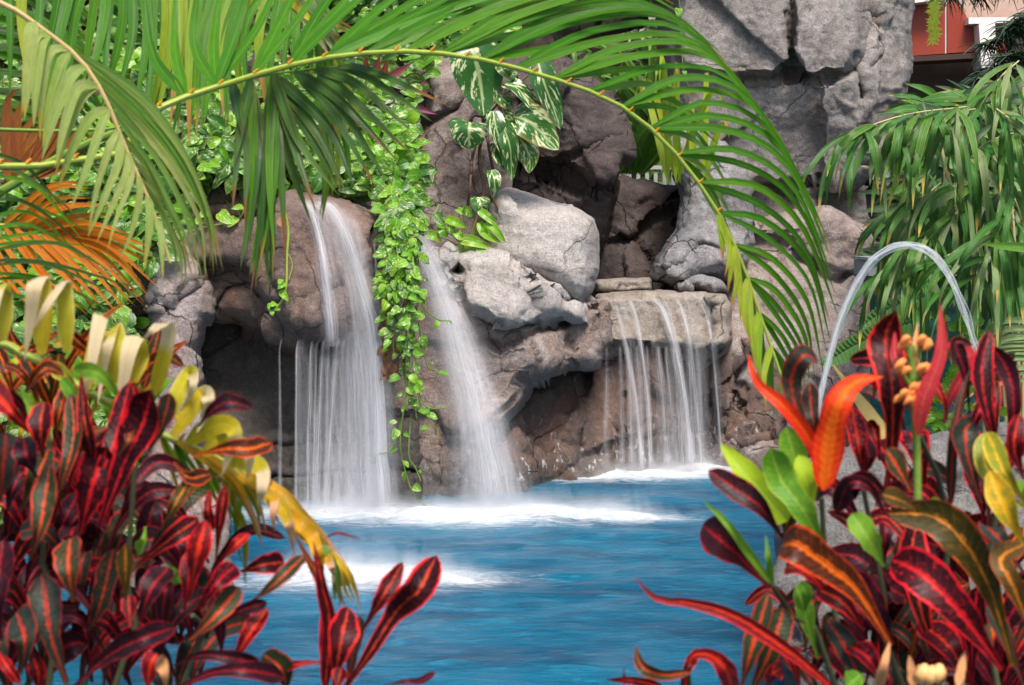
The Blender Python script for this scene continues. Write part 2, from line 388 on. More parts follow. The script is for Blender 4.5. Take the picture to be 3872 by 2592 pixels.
def rock(name, label, cat, outline, ctrl, T, Rr, mat, step=5, jag=4, steps=(), cracks=(), amp=.05, fac=.06, fs=2.2, back=1.2, seed=0, kind=None, rimpow=.5, group=None, nf=1.):
    """a solid stone: traced outline, real distance (ctrl: px, py, metres), thickness T in front of and behind its rim"""
    pl = []
    o = [Vector((a, b)) for a, b in outline]
    for i in range(len(o)):
        a, b = o[i], o[(i + 1) % len(o)]; n = max(1, int((b - a).length / 8))
        for k in range(n): pl.append(a.lerp(b, k / n))
    pl = np.array([(q.x, q.y) for q in pl])
    q3 = np.stack([pl[:, 0] / 37, pl[:, 1] / 37, np.full(len(pl), seed * 3.3)], 1)
    pl = pl + jag * np.stack([fbm(q3, 5 + seed, 4, .6), fbm(q3, 55 + seed, 4, .6)], 1)
    x0, y0 = pl.min(0) - step; x1, y1 = pl.max(0) + step
    nx, ny = int((x1 - x0) / step) + 2, int((y1 - y0) / step) + 2
    gx, gy = np.meshgrid(x0 + np.arange(nx) * step, y0 + np.arange(ny) * step, indexing='ij')
    pt = np.stack([gx.ravel(), gy.ravel()], 1)
    ins = inside(pt, pl); d, near = seg_dist(pt, pl)
    I = ins.reshape(nx, ny)
    cell = I[:-1, :-1] & I[1:, :-1] & I[:-1, 1:] & I[1:, 1:]
    used = np.zeros((nx, ny), bool); allc = np.ones((nx, ny), int)
    cnt = np.zeros((nx, ny), int)
    for a in (0, 1):
        for b in (0, 1):
            used[a:nx - 1 + a, b:ny - 1 + b] |= cell; cnt[a:nx - 1 + a, b:ny - 1 + b] += cell
    bnd = (used & (cnt < 4)).ravel(); used = used.ravel()
    pt = np.where(bnd[:, None], near, pt); d = np.where(bnd, 0, d)
    # middle depth from control points
    Y = np.zeros(len(pt)); W = np.zeros(len(pt))
    for cx, cy, cd in ctrl:
        w = 1 / (((pt[:, 0] - cx) ** 2 + (pt[:, 1] - cy) ** 2) / 1e4 + .05) ** 1.5; Y += w * cd; W += w
    Y /= W
    wn = np.stack([pt[:, 0] / 30, pt[:, 1] / 30, np.full(len(pt), seed * 1.7)], 1)
    wx = np.stack([vnoise(wn, 91), vnoise(wn, 92)], 1) * 7 + np.stack([vnoise(wn * 3, 93), vnoise(wn * 3, 94)], 1) * 3
    prof = (1 - (1 - np.clip(d / (Rr * .8), 0, 1)) ** 2.6) ** rimpow
    Yf = Y - T * prof; Yb = Y + T * back * prof
    for poly, dy, soft in steps:
        pp = pt + wx; s_in = inside(pp, poly); sd, _ = seg_dist(pp, poly); sd = np.where(s_in, sd, -sd)
        Yf += dy * smst(sd / soft + .5) * np.clip(d / 12, 0, 1)
    for line, depth, wid in cracks:
        cd_, _ = seg_dist(pt + wx, line, False)
        Yf += depth * np.exp(-(cd_ / wid) ** 2) * np.clip(d / 10, 0, 1)
    Yf = np.where(bnd, Y, Yf); Yb = np.where(bnd, Y, np.maximum(Yb, Yf + .05))
    idf = -np.ones(len(pt), int); idf[used] = np.arange(used.sum()); nfv = int(used.sum())
    inner = used & ~bnd; idb = idf.copy(); idb[inner] = nfv + np.arange(inner.sum())
    def W3(p2, y): return np.stack([(p2[:, 0] - CX) / F * y, y, H - (p2[:, 1] - HZ) / F * y], 1)
    V = np.concatenate([W3(pt[used], Yf[used]), W3(pt[inner], Yb[inner])])
    ci, cj = np.nonzero(cell); i00 = ci * ny + cj; i10 = (ci + 1) * ny + cj; i11 = (ci + 1) * ny + cj + 1; i01 = ci * ny + cj + 1
    Fr = np.stack([idf[i00], idf[i01], idf[i11], idf[i10]], 1); Bk = np.stack([idb[i00], idb[i10], idb[i11], idb[i01]], 1)
    # split: faces whose four corners are all rim would coincide; drop their back copy
    dup = (idb[i00] < nfv) & (idb[i10] < nfv) & (idb[i11] < nfv) & (idb[i01] < nfv)
    Fc = np.concatenate([Fr, Bk[~dup]])
    me = bpy.data.meshes.new(name); me.from_pydata(V.tolist(), [], Fc.tolist()); me.update()
    no = np.empty(len(V) * 3, 'f'); me.vertex_normals.foreach_get('vector', no); no = no.reshape(-1, 3)
    wp = V + .05 * np.stack([fbm(V * 2.1, 11, 3), fbm(V * 2.1, 12, 3), fbm(V * 2.1, 13, 3)], 1)
    f1, e1 = facet(wp * fs * np.array([1, 1, .8]) + seed, 20); f2, e2 = facet(wp * fs * 2.7 + seed, 40)
    dsp = fac * f1 + fac * .20 * f2 + amp * fbm(V * 3.1, 60 + seed, 5, .55) * .35
    dsp = dsp * 1.0 + fac * .5 * f1
    rid = 0; am = 1.
    for q_ in range(4): rid = rid + am * (1 - 2 * np.abs(vnoise(wp * 4.2 * 2.1 ** q_ + 13.7 * q_, 140 + q_))); am *= .55
    dsp += .010 * nf * rid * (.4 + .6 * smst(vnoise(V * 1.3, 171) + .5))
    dsp += .007 * nf * fbm(V * 26, 80, 3, .7)
    rimw = np.ones(len(V)); rimw[:nfv] = np.clip(d[used] / 14, .15, 1)
    V = V + no * (dsp * rimw)[:, None]
    me.vertices.foreach_set('co', V.astype('f').ravel()); me.update()
    me.polygons.foreach_set('use_smooth', [True] * len(me.polygons))
    o = link(name, me, mat)
    return tag(o, label, cat, group, kind)

# ------------------------------------------------------------------ world, light, camera
w = bpy.data.worlds.new('World'); scene.world = w; w.use_nodes = True
nt = w.node_tree; nt.nodes.clear()
sky = nt.nodes.new('ShaderNodeTexSky'); sky.sky_type = 'NISHITA'; sky.sun_disc = False
SE, SA = math.radians(58), math.radians(14)      # sun elevation; azimuth measured from behind the camera towards the left
sky.sun_elevation = SE; sky.air_density = 1.0; sky.dust_density = 3.0; sky.ozone_density = .6
bg = nt.nodes.new('ShaderNodeBackground'); bg.inputs[1].default_value = .105
wo = nt.nodes.new('ShaderNodeOutputWorld'); nt.links.new(sky.outputs[0], bg.inputs[0]); nt.links.new(bg.outputs[0], wo.inputs[0])
sd = bpy.data.lights.new('sun', 'SUN'); sd.energy = 3.4; sd.angle = math.radians(20); sd.color = (1, .93, .83)
so = bpy.data.objects.new('sun', sd); COL.objects.link(so)
tosun = Vector((math.sin(SA) * math.cos(SE), -math.cos(SA) * math.cos(SE), math.sin(SE)))
so.rotation_euler = tosun.to_track_quat('Z', 'Y').to_euler(); so.location = tosun * 20
sky.sun_rotation = math.atan2(tosun.x, tosun.y)
cam = bpy.data.cameras.new('camera'); co = bpy.data.objects.new('camera', cam); COL.objects.link(co); scene.camera = co
co.location = (0, 0, H); co.rotation_euler = (math.radians(90), 0, 0)
cam.sensor_width = 36; cam.lens = F / 2342 * 36; cam.shift_y = -(784 - HZ) / 2342; cam.clip_end = 400; cam.clip_start = .05
cam.dof.use_dof = True; cam.dof.focus_distance = 10.5; cam.dof.aperture_fstop = cam.lens / 1000 / .0066
scene.view_settings.view_transform = 'Standard'; scene.view_settings.look = 'None'; scene.view_settings.exposure = .72
scene.cycles.transparent_max_bounces = 40; scene.cycles.max_bounces = 8; scene.cycles.volume_bounces = 3
scene.cycles.caustics_reflective = False; scene.cycles.caustics_refractive = False

# ------------------------------------------------------------------ materials
M = {}
M['rock_left'] = rock_mat('brown grey rock', (.150, .088, .066), (.22, .13, .092), (.33, .235, .205), rust=.8, white=.15, dark=.65, wet=.45, crack=.6)
M['rock_pillar'] = rock_mat('pinkish grey rock', (.33, .25, .23), (.40, .29, .26), (.52, .46, .45), rust=.2, white=.2, dark=.3)
M['rock_light'] = rock_mat('pale rock', (.50, .44, .42), (.62, .55, .52), (.72, .67, .65), rust=.12, white=.3, dark=.3, lich=.7, crack=.5)
M['rock_mid'] = rock_mat('mid grey rock', (.21, .15, .13), (.31, .21, .17), (.43, .37, .355), rust=.6, white=.3, dark=.6, lich=.8, wet=.35, crack=.6)
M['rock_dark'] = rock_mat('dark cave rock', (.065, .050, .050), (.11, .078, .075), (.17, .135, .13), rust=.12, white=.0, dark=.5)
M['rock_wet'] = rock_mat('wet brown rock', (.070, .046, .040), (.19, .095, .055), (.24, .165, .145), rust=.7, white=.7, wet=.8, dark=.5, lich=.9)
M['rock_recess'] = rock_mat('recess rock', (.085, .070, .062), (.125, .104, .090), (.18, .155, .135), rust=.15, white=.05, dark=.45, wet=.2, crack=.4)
M['rock_cliff'] = rock_mat('cliff rock', (.26, .235, .225), (.35, .295, .27), (.50, .465, .455), rust=.14, white=.2, dark=.6, scale=.9, lich=.5, crack=.5)
M['rock_cliffdark'] = rock_mat('cliff shade rock', (.19, .17, .17), (.26, .22, .215), (.36, .34, .35), rust=.12, white=.1, dark=.6)
M['rock_tan'] = rock_mat('tan spillway rock', (.36, .30, .245), (.44, .35, .28), (.52, .46, .42), rust=.3, white=.25, wet=.5, dark=.15)
M['rock_grey'] = rock_mat('grey speckled stone', (.17, .165, .16), (.23, .22, .21), (.33, .32, .315), rust=.05, white=.1, dark=.3)
M['soil'] = rock_mat('soil', (.05, .035, .025), (.09, .06, .04), (.13, .1, .08), rust=.2, white=0, dark=.6)
M['rock_block'] = rock_mat('blue grey rock', (.26, .25, .265), (.33, .31, .32), (.50, .49, .50), rust=.08, white=.35, dark=.45, lich=.8)

G = {}
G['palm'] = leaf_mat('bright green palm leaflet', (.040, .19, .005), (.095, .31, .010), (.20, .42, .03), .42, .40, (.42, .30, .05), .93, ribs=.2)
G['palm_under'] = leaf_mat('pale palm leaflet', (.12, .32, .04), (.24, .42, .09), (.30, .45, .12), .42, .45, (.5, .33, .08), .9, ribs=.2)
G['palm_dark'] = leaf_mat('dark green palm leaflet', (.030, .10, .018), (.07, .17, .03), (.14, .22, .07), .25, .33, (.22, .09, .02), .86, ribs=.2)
G['palm_olive'] = leaf_mat('pale olive palm leaflet', (.28, .42, .07), (.46, .54, .17), (.5, .56, .2), .45, .45, (.55, .42, .06), .78, ribs=.2)
G['palm_lime'] = leaf_mat('yellow green palm leaflet', (.25, .42, .02), (.42, .50, .03), (.45, .52, .06), .45, .42, (.50, .24, .05), .82, ribs=.2)
G['palm_yellow'] = leaf_mat('yellow palm leaflet', (.70, .50, .015), (.56, .52, .03), (.70, .60, .05), .38, .5, (.82, .66, .42), .46, ribs=.3)
G['palm_orange'] = leaf_mat('orange palm leaflet', (.80, .20, .006), (.90, .28, .008), (.75, .24, .02), .45, .45, (.35, .09, .01), .85, ribs=.2)
G['palm_rust'] = leaf_mat('rusty palm leaflet', (.24, .06, .012), (.36, .11, .02), (.28, .08, .02), .35, .45, (.2, .05, .01), .85, ribs=.2)
G['palm_amber'] = leaf_mat('amber palm leaflet', (.80, .40, .012), (.66, .48, .03), (.75, .5, .06), .3, .42, (.85, .45, .28), .72, ribs=.2)
G['pothos'] = leaf_mat('variegated pothos leaf', (.07, .24, .018), (.15, .38, .03), (.26, .42, .07), .35, .42, (.5, .45, .2), 1.05, vari=(.62, .70, .32), varia=.85, spec=.25)
G['pothos_lime'] = leaf_mat('lime pothos leaf', (.12, .38, .012), (.25, .54, .025), (.40, .6, .12), .42, .36, (.6, .4, .1), 1.1, vari=(.66, .74, .36), varia=.6)
G['pothos_deep'] = leaf_mat('deep green pothos leaf', (.035, .13, .02), (.09, .24, .035), (.2, .35, .08), .3, .38, (.5, .45, .2), 1.05, vari=(.6, .66, .34), varia=.5)
G['pothos_big'] = leaf_mat('large marbled leaf', (.022, .10, .02), (.045, .16, .025), (.42, .52, .22), .18, .3, (.35, .15, .05), 1.08, vari=(.62, .66, .36), varia=.75)
G['bamboo'] = leaf_mat('bamboo leaf', (.035, .155, .022), (.10, .27, .04), (.24, .32, .12), .22, .36, (.60, .42, .10), .90, ribs=.3)
G['bamboo_pale'] = leaf_mat('pale striped bamboo leaf', (.20, .33, .12), (.30, .38, .17), (.42, .42, .15), .3, .42, (.58, .42, .16), .84, ribs=.3)
G['fern'] = leaf_mat('fern leaf', (.09, .24, .05), (.15, .30, .08), None, .3, .45)
G['cordyline'] = leaf_mat('red cordyline leaf', (.40, .03, .03), (.30, .05, .12), (.45, .1, .06), .35, .4)
G['cordyline_violet'] = leaf_mat('violet cordyline leaf', (.24, .05, .15), (.36, .07, .12), None, .3, .4)
G['dead'] = leaf_mat('dead brown leaf', (.26, .10, .05), (.38, .2, .12), None, .2, .7)
G['lily'] = leaf_mat('strappy green leaf', (.10, .26, .03), (.20, .40, .05), (.2, .4, .08), .35, .4)
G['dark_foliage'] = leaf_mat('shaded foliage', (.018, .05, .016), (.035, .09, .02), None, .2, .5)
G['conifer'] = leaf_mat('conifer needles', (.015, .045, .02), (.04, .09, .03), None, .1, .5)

C = {}
C['CR'] = croton_mat('crimson croton leaf', (.016, .002, .005), (.060, .004, .009), (.62, .015, .02), (.66, .008, .02), .08, .5)
C['MR'] = croton_mat('maroon croton leaf with red rim', (.018, .003, .005), (.050, .004, .008), (.60, .05, .02), (.70, .018, .02), .035, .15, .80)
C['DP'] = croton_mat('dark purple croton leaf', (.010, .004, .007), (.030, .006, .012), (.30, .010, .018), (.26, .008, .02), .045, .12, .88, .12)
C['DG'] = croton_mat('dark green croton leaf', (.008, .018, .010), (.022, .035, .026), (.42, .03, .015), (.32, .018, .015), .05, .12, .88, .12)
C['GR'] = croton_mat('green croton leaf with orange rib', (.010, .030, .012), (.024, .05, .022), (.66, .07, .02), (.50, .04, .02), .07, .15)
C['OR'] = croton_mat('vermilion croton leaf', (.72, .035, .008), (.80, .06, .010), (.85, .14, .01), (.70, .015, .01), .18, .2)
C['RD'] = croton_mat('red croton leaf', (.045, .003, .006), (.16, .006, .010), (.78, .04, .015), (.72, .012, .015), .10, .45)
C['PK'] = croton_mat('pink red croton leaf', (.42, .03, .04), (.30, .02, .04), (.60, .10, .06), (.62, .03, .03), .1, .2)
C['YL'] = croton_mat('yellow croton leaf', (.20, .24, .02), (.60, .32, .015), (.75, .42, .02), (.70, .48, .05), .2, .4)
C['YG'] = croton_mat('lime croton leaf', (.36, .55, .02), (.45, .62, .03), (.42, .60, .05), (.60, .55, .04), .05, .0, tr=.45)
C['GN'] = croton_mat('fresh green croton leaf', (.10, .27, .02), (.18, .36, .03), (.26, .42, .05), (.25, .40, .04), .06, .0, tr=.35)
C['OL'] = croton_mat('olive croton leaf', (.045, .038, .008), (.08, .045, .010), (.58, .20, .02), (.60, .09, .02), .06, .1, .9)
C['OD'] = croton_mat('brown croton leaf with orange rib', (.035, .012, .005), (.075, .018, .007), (.75, .13, .01), (.66, .06, .012), .08, .15)
C['TN'] = croton_mat('dry orange bract', (.55, .2, .08), (.6, .3, .14), (.62, .3, .12), (.6, .25, .1), .1, .1)

stem_green = simple('green stem', (.16, .26, .04), .45); stem_yellow = simple('yellow green frond stem', (.30, .38, .05), .42, .5, .15, 20)
stem_brown = simple('brown vine stem', (.14, .075, .045), .7); stem_dark = simple('dark woody stem', (.06, .065, .03), .7)
stem_pale = simple('pale bamboo cane', (.42, .36, .16), .5)

exec_parts = []
# ================================================================== SETTING
def slab(name, x0, x1, y0, y1, z0, z1, mat):
    b = MB(); b.box((x0, y0, z0), (x1, y1, z1)); o = b.build(name, mat, smooth=False); tag(o, kind='structure'); return o
def pool_water():
    m, nt = nm('pool water'); g = N(nt); p = g.pos()
    v1 = g.vmul(p, (1.0, 2.6, 1)); v2 = g.vmul(p, (2.4, 6.5, 1))
    n1 = g.noise(v1, .9, 6, .6, .8); n2 = g.noise(v2, 1.5, 7, .68, 1.2); n3 = g.noise(g.vmul(p, (6, 15, 1)), 1.2, 5, .65, .8)
    deep, mid_, pale = (.000, .064, .145), (.000, .128, .245), (.015, .22, .36)
    col = g.mix(g.ramp(n1, .36, .62), deep, mid_)
    col = g.mix(g.ramp(n2, .50, .72, 0, .6), col, pale)  # paler patches imitate caustic light within the water colour
    col = g.mix(g.ramp(n3, .56, .8, 0, .14), col, (.25, .45, .58))
    nf_ = g.noise(g.vmul(p, (2.6, 7., 1)), 1.6, 9, .75, 1.6)
    # churned white water where the falls land
    sx = g.sep(p)
    def patch(cx, cy, rx, ry):
        a = g.math('DIVIDE', g.math('SUBTRACT', sx[0], cx), rx); b = g.math('DIVIDE', g.math('SUBTRACT', sx[1], cy), ry)
        return g.math('SQRT', g.math('ADD', g.math('MULTIPLY', a, a), g.math('MULTIPLY', b, b)))
    ds = []
    for c in FOAM:
        r = g.math('ADD', patch(*c), g.math('MULTIPLY', g.math('SUBTRACT', nf_, .5), 2.2))
        ds.append(g.math('POWER', g.ramp(r, .0, 1.9, 1., 0), 1.5))
    f = ds[0]
    for q in ds[1:]: f = g.math('MAXIMUM', f, q)
    col = g.mix(f, col, (.86, .88, .92))
    h = g.math('ADD', g.math('MULTIPLY', n2, .6), g.math('ADD', g.math('MULTIPLY', n1, .7), g.math('MULTIPLY', n3, .6)))
    rough = g.math('ADD', .16, g.math('MULTIPLY', f, .6), clamp=True)
    g.out(g.pbr(col, rough, g.bump(h, 1., .06), .16)); return m
# foam centres (x, y, rx, ry) in metres
def wx_(px, py): Y = F * H / (py - HZ); return ((px - CX) / F * Y, Y)
FOAM = []
for px, py, rx, ry in ((800, 1178, .75, .28), (1050, 1185, .85, .27), (1240, 1178, .55, .22), (1400, 1188, .45, .13), (1480, 1088, .80, .24), (1600, 1080, .45, .22), (850, 1325, .62, .26), (740, 1312, .35, .2), (990, 1335, .35, .12), (1350, 1098, .5, .16)):
    x, y = wx_(px, py); FOAM.append((x, y, rx, ry))
M['water'] = pool_water()
b = MB()
nx, ny = 160, 200
rows = []; uvs = []
for j in range(ny + 1):
    Y = 2.0 + 14 * j / ny
    rows.append([(-7 + 14 * i / nx, Y, 0) for i in range(nx + 1)]); uvs.append([(i / nx, j / ny) for i in range(nx + 1)])
V = np.array(rows).reshape(-1, 3)
q = V * np.array([1.3, 3.2, 1]); V[:, 2] = .012 * fbm(q, 3, 4) + .006 * fbm(q * 3, 9, 3)
for cx, cy, rx, ry in FOAM:
    r = ((V[:, 0] - cx) / rx) ** 2 + ((V[:, 1] - cy) / ry) ** 2
    V[:, 2] += .035 * np.exp(-r * 1.3) * (1 + .7 * fbm(V * 5, 31, 3))
rows = V.reshape(ny + 1, nx + 1, 3).tolist()
b.grid(rows, uvs, (0, 0)); tag(b.build('water', M['water']), kind='structure')
slab('pool_floor', -30, 30, -4, 60, -1.2, -1.0, simple('pool plaster', (.05, .25, .38)))
slab('ground', -30, 30, 15.5, 60, -.9, .12, simple('dark soil', (.05, .045, .03)))
slab('planter_bank', -5, -.55, -1.5, 2.6, -.9, .45, M['soil']).name = 'planting_bed'
slab('planting_bed', .75, 5, -1.5, 3.0, -.9, .45, M['soil'])

# hillside under the ground cover
rock('hillside', None, None, [(-420, -260), (1500, -260), (1480, 60), (980, 230), (900, 380), (800, 470), (620, 430), (500, 520), (400, 640), (350, 900), (300, 1260), (-420, 1260)],
     [(0, 0, 13.2), (700, 0, 13.4), (1400, 0, 14), (0, 600, 11.6), (800, 430, 11.4), (500, 450, 11.3), (300, 700, 11), (300, 1100, 10.6), (0, 1100, 10.6)], .35, 120, M['soil'], step=12, amp=.15, fac=.1, seed=1, kind='structure')

# ================================================================== ROCKS
rock('boulder', 'brown overhanging boulder that carries the left waterfall', 'rock',
     [(400, 520), (425, 455), (480, 405), (545, 392), (625, 412), (648, 452), (700, 452), (790, 462), (850, 500), (893, 548), (890, 600), (872, 640), (862, 720), (815, 765), (760, 795), (715, 775), (690, 800), (640, 790), (600, 765), (540, 742), (480, 740), (430, 700), (400, 640)],
     [(500, 450, 11.25), (640, 480, 11.2), (800, 480, 11.2), (600, 760, 11.1), (760, 760, 11.0), (880, 560, 11.1)], .52, 90, M['rock_left'], seed=2, jag=4, fs=1.5,
     steps=[([(640, 470), (700, 450), (800, 470), (880, 560), (870, 660), (840, 730), (760, 800), (700, 780), (650, 690), (640, 560)], -.16, 30),
            ([(420, 400), (640, 400), (650, 500), (560, 520), (440, 530)], .25, 40), ([(440, 600), (560, 590), (640, 700), (600, 780), (470, 760)], .22, 36)],
     cracks=[([(400, 530), (470, 500), (560, 505), (640, 470)], .12, 7), ([(645, 460), (625, 560), (660, 680), (650, 780)], .1, 6), ([(680, 690), (740, 660), (860, 600)], .05, 4), ([(470, 740), (520, 660), (600, 640)], .08, 6)], amp=.05, fac=.09)
rock('rock_pillar', 'pinkish grey rock pillar left of the dark recess', 'rock',
     [(330, 560), (380, 525), (430, 540), (480, 640), (500, 720), (474, 752), (468, 800), (470, 905), (480, 960), (466, 1080), (480, 1260), (250, 1260), (290, 1050), (330, 900), (345, 800), (318, 700)],
     [(400, 600, 11.1), (400, 900, 11.0), (400, 1200, 10.8)], .5, 80, M['rock_pillar'], seed=3, amp=.05, fac=.07, cracks=[([(330, 690), (400, 700), (470, 640)], .08, 6)])
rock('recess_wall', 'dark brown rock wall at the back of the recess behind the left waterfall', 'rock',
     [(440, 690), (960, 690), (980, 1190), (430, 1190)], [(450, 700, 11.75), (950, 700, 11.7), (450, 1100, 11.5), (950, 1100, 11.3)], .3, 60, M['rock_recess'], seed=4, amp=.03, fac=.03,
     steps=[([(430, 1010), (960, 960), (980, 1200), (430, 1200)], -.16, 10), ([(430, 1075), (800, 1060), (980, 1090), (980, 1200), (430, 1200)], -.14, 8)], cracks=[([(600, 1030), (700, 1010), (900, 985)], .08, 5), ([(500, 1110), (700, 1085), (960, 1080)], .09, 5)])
rock('rock_column', 'grey rock column behind the large marbled climbing plant', 'rock',
     [(880, 330), (905, 240), (935, 150), (1000, 120), (1080, 128), (1130, 180), (1150, 300), (1170, 430), (1160, 620), (1020, 640), (940, 600), (910, 480)],
     [(950, 200, 12.5), (1100, 200, 12.5), (1000, 550, 12.2), (1150, 500, 12.4)], .5, 110, M['rock_mid'], seed=5, amp=.05, fac=.07, cracks=[([(890, 310), (960, 290), (1050, 250), (1090, 170)], .09, 6)])
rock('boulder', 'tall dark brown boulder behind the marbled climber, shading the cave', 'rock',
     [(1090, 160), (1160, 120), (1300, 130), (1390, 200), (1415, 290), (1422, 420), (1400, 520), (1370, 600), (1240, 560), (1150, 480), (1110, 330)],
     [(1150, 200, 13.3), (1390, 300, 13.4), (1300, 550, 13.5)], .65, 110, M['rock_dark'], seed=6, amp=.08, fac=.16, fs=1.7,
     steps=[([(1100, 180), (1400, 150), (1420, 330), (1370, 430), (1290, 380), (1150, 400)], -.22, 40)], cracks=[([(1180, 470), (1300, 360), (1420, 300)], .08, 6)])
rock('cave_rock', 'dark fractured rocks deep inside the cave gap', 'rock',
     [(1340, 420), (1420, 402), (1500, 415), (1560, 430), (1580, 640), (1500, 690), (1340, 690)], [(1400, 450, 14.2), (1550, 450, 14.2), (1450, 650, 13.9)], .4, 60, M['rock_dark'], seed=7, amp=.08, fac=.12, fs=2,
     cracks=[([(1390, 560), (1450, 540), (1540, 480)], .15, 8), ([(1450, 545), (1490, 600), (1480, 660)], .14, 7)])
rock('boulder', 'large smooth pale boulder above the middle of the pool wall', 'rock',
     [(1115, 470), (1130, 437), (1165, 428), (1225, 448), (1320, 478), (1358, 500), (1368, 530), (1373, 600), (1362, 660), (1330, 705), (1260, 670), (1170, 630), (1120, 600), (1110, 540)],
     [(1150, 450, 12.0), (1350, 520, 12.0), (1250, 650, 11.8)], .5, 110, M['rock_light'], seed=8, amp=.03, fac=.05, fs=1.5, jag=3)
rock('boulder', 'pale jutting boulder just right of the vines and below the pale one', 'rock',
     [(968, 590), (985, 560), (1030, 575), (1045, 590), (1110, 572), (1180, 568), (1225, 610), (1290, 655), (1345, 700), (1362, 760), (1260, 745), (1190, 758), (1125, 765), (1085, 735), (1060, 728), (1035, 690), (985, 680)],
     [(1000, 600, 11.6), (1150, 600, 11.6), (1330, 720, 11.8), (1100, 740, 11.35)], .5, 80, M['rock_light'], seed=9, amp=.06, fac=.10, fs=2.4,
     cracks=[([(1045, 590), (1040, 640), (1060, 720)], .12, 7), ([(1170, 575), (1220, 640), (1290, 690), (1370, 680)], .10, 6), ([(1200, 580), (1250, 640), (1300, 660)], .05, 4)])
rock('rock_face', 'grey brown rock face under the pale boulders, behind the middle waterfall', 'rock',
     [(870, 700), (960, 640), (1080, 700), (1200, 730), (1300, 700), (1375, 680), (1400, 700), (1392, 780), (1372, 845), (1300, 848), (1215, 885), (1190, 930), (1150, 990), (1120, 1060), (1090, 1160), (860, 1180)],
     [(900, 750, 11.5), (1100, 750, 11.5), (1350, 750, 11.9), (900, 1100, 11.25), (1100, 1050, 11.25), (1200, 850, 11.5)], .42, 70, M['rock_mid'], seed=10, amp=.05, fac=.07,
     steps=[([(860, 950), (1000, 940), (1030, 985), (1130, 960), (1130, 1180), (860, 1180)], .12, 10)],
     cracks=[([(1060, 770), (1150, 790), (1230, 760), (1320, 720), (1390, 690)], .13, 8), ([(900, 1010), (1000, 1000), (1100, 1030)], .1, 6), ([(1200, 870), (1170, 930), (1060, 1000)], .08, 6), ([(1000, 960), (1010, 1060), (1005, 1140)], .05, 4)])
rock('rock_face', 'wet rusty brown rock face behind the right waterfall', 'rock',
     [(1090, 1180), (1100, 1040), (1150, 970), (1200, 880), (1290, 835), (1450, 780), (1620, 790), (1700, 830), (1720, 1000), (1700, 1120), (1500, 1140), (1200, 1160)],
     [(1150, 1100, 11.6), (1300, 1000, 12.2), (1400, 850, 12.6), (1650, 900, 12.9), (1650, 1100, 12.7), (1300, 1100, 12.0)], .4, 60, M['rock_wet'], seed=11, amp=.06, fac=.1, fs=2.2,
     cracks=[([(1345, 850), (1330, 960), (1325, 1070)], .12, 6), ([(1210, 1130), (1330, 1050), (1470, 1000), (1600, 960)], .12, 7), ([(1420, 1050), (1430, 900)], .07, 5), ([(1560, 850), (1600, 950), (1650, 1080)], .1, 7)])
rock('spillway_ledge', 'flat tan rock ledge the right waterfall pours over', 'rock',
     [(1362, 672), (1400, 668), (1500, 664), (1600, 664), (1655, 672), (1674, 700), (1678, 780), (1662, 812), (1610, 850), (1580, 852), (1530, 812), (1450, 822), (1372, 838), (1364, 760)],
     [(1400, 690, 12.6), (1650, 690, 12.6), (1400, 830, 12.5), (1600, 840, 12.5)], .5, 30, M['rock_tan'], seed=12, amp=.03, fac=.045, jag=3, rimpow=.42,
     steps=[([(1350, 780), (1530, 790), (1600, 800), (1680, 790), (1680, 870), (1350, 870)], .2, 12), ([(1600, 660), (1690, 660), (1690, 800), (1630, 790), (1640, 700)], -.1, 10)], cracks=[([(1365, 700), (1375, 770), (1370, 830)], .06, 5)])
rock('boulder', 'long low wet stone at the back of the right spillway', 'rock', [(1362, 640), (1420, 636), (1492, 635), (1496, 668), (1362, 672)], [(1400, 650, 12.85), (1480, 650, 12.85)], .16, 14, M['rock_tan'], seed=13, step=4, jag=1.5, amp=.02, fac=.02)
rock('boulder', 'slender blue grey boulder leaning right of the cave', 'rock',
     [(1520, 320), (1570, 290), (1660, 320), (1720, 420), (1730, 560), (1690, 640), (1600, 640), (1540, 662), (1490, 640), (1500, 590), (1545, 520), (1552, 430), (1530, 380)],
     [(1550, 350, 13.3), (1700, 500, 13.2), (1530, 620, 12.95), (1650, 620, 12.9)], .42, 70, M['rock_block'], seed=14, amp=.05, fac=.07, cracks=[([(1500, 640), (1560, 600), (1600, 560), (1650, 570)], .08, 5)])
rock('boulder', 'small weathered rock on the right end of the spillway', 'rock',
     [(1530, 658), (1560, 640), (1600, 628), (1650, 640), (1664, 660), (1640, 676), (1580, 674)], [(1600, 650, 12.6)], .3, 26, M['rock_block'], seed=15, step=4, amp=.05, fac=.06, fs=4)
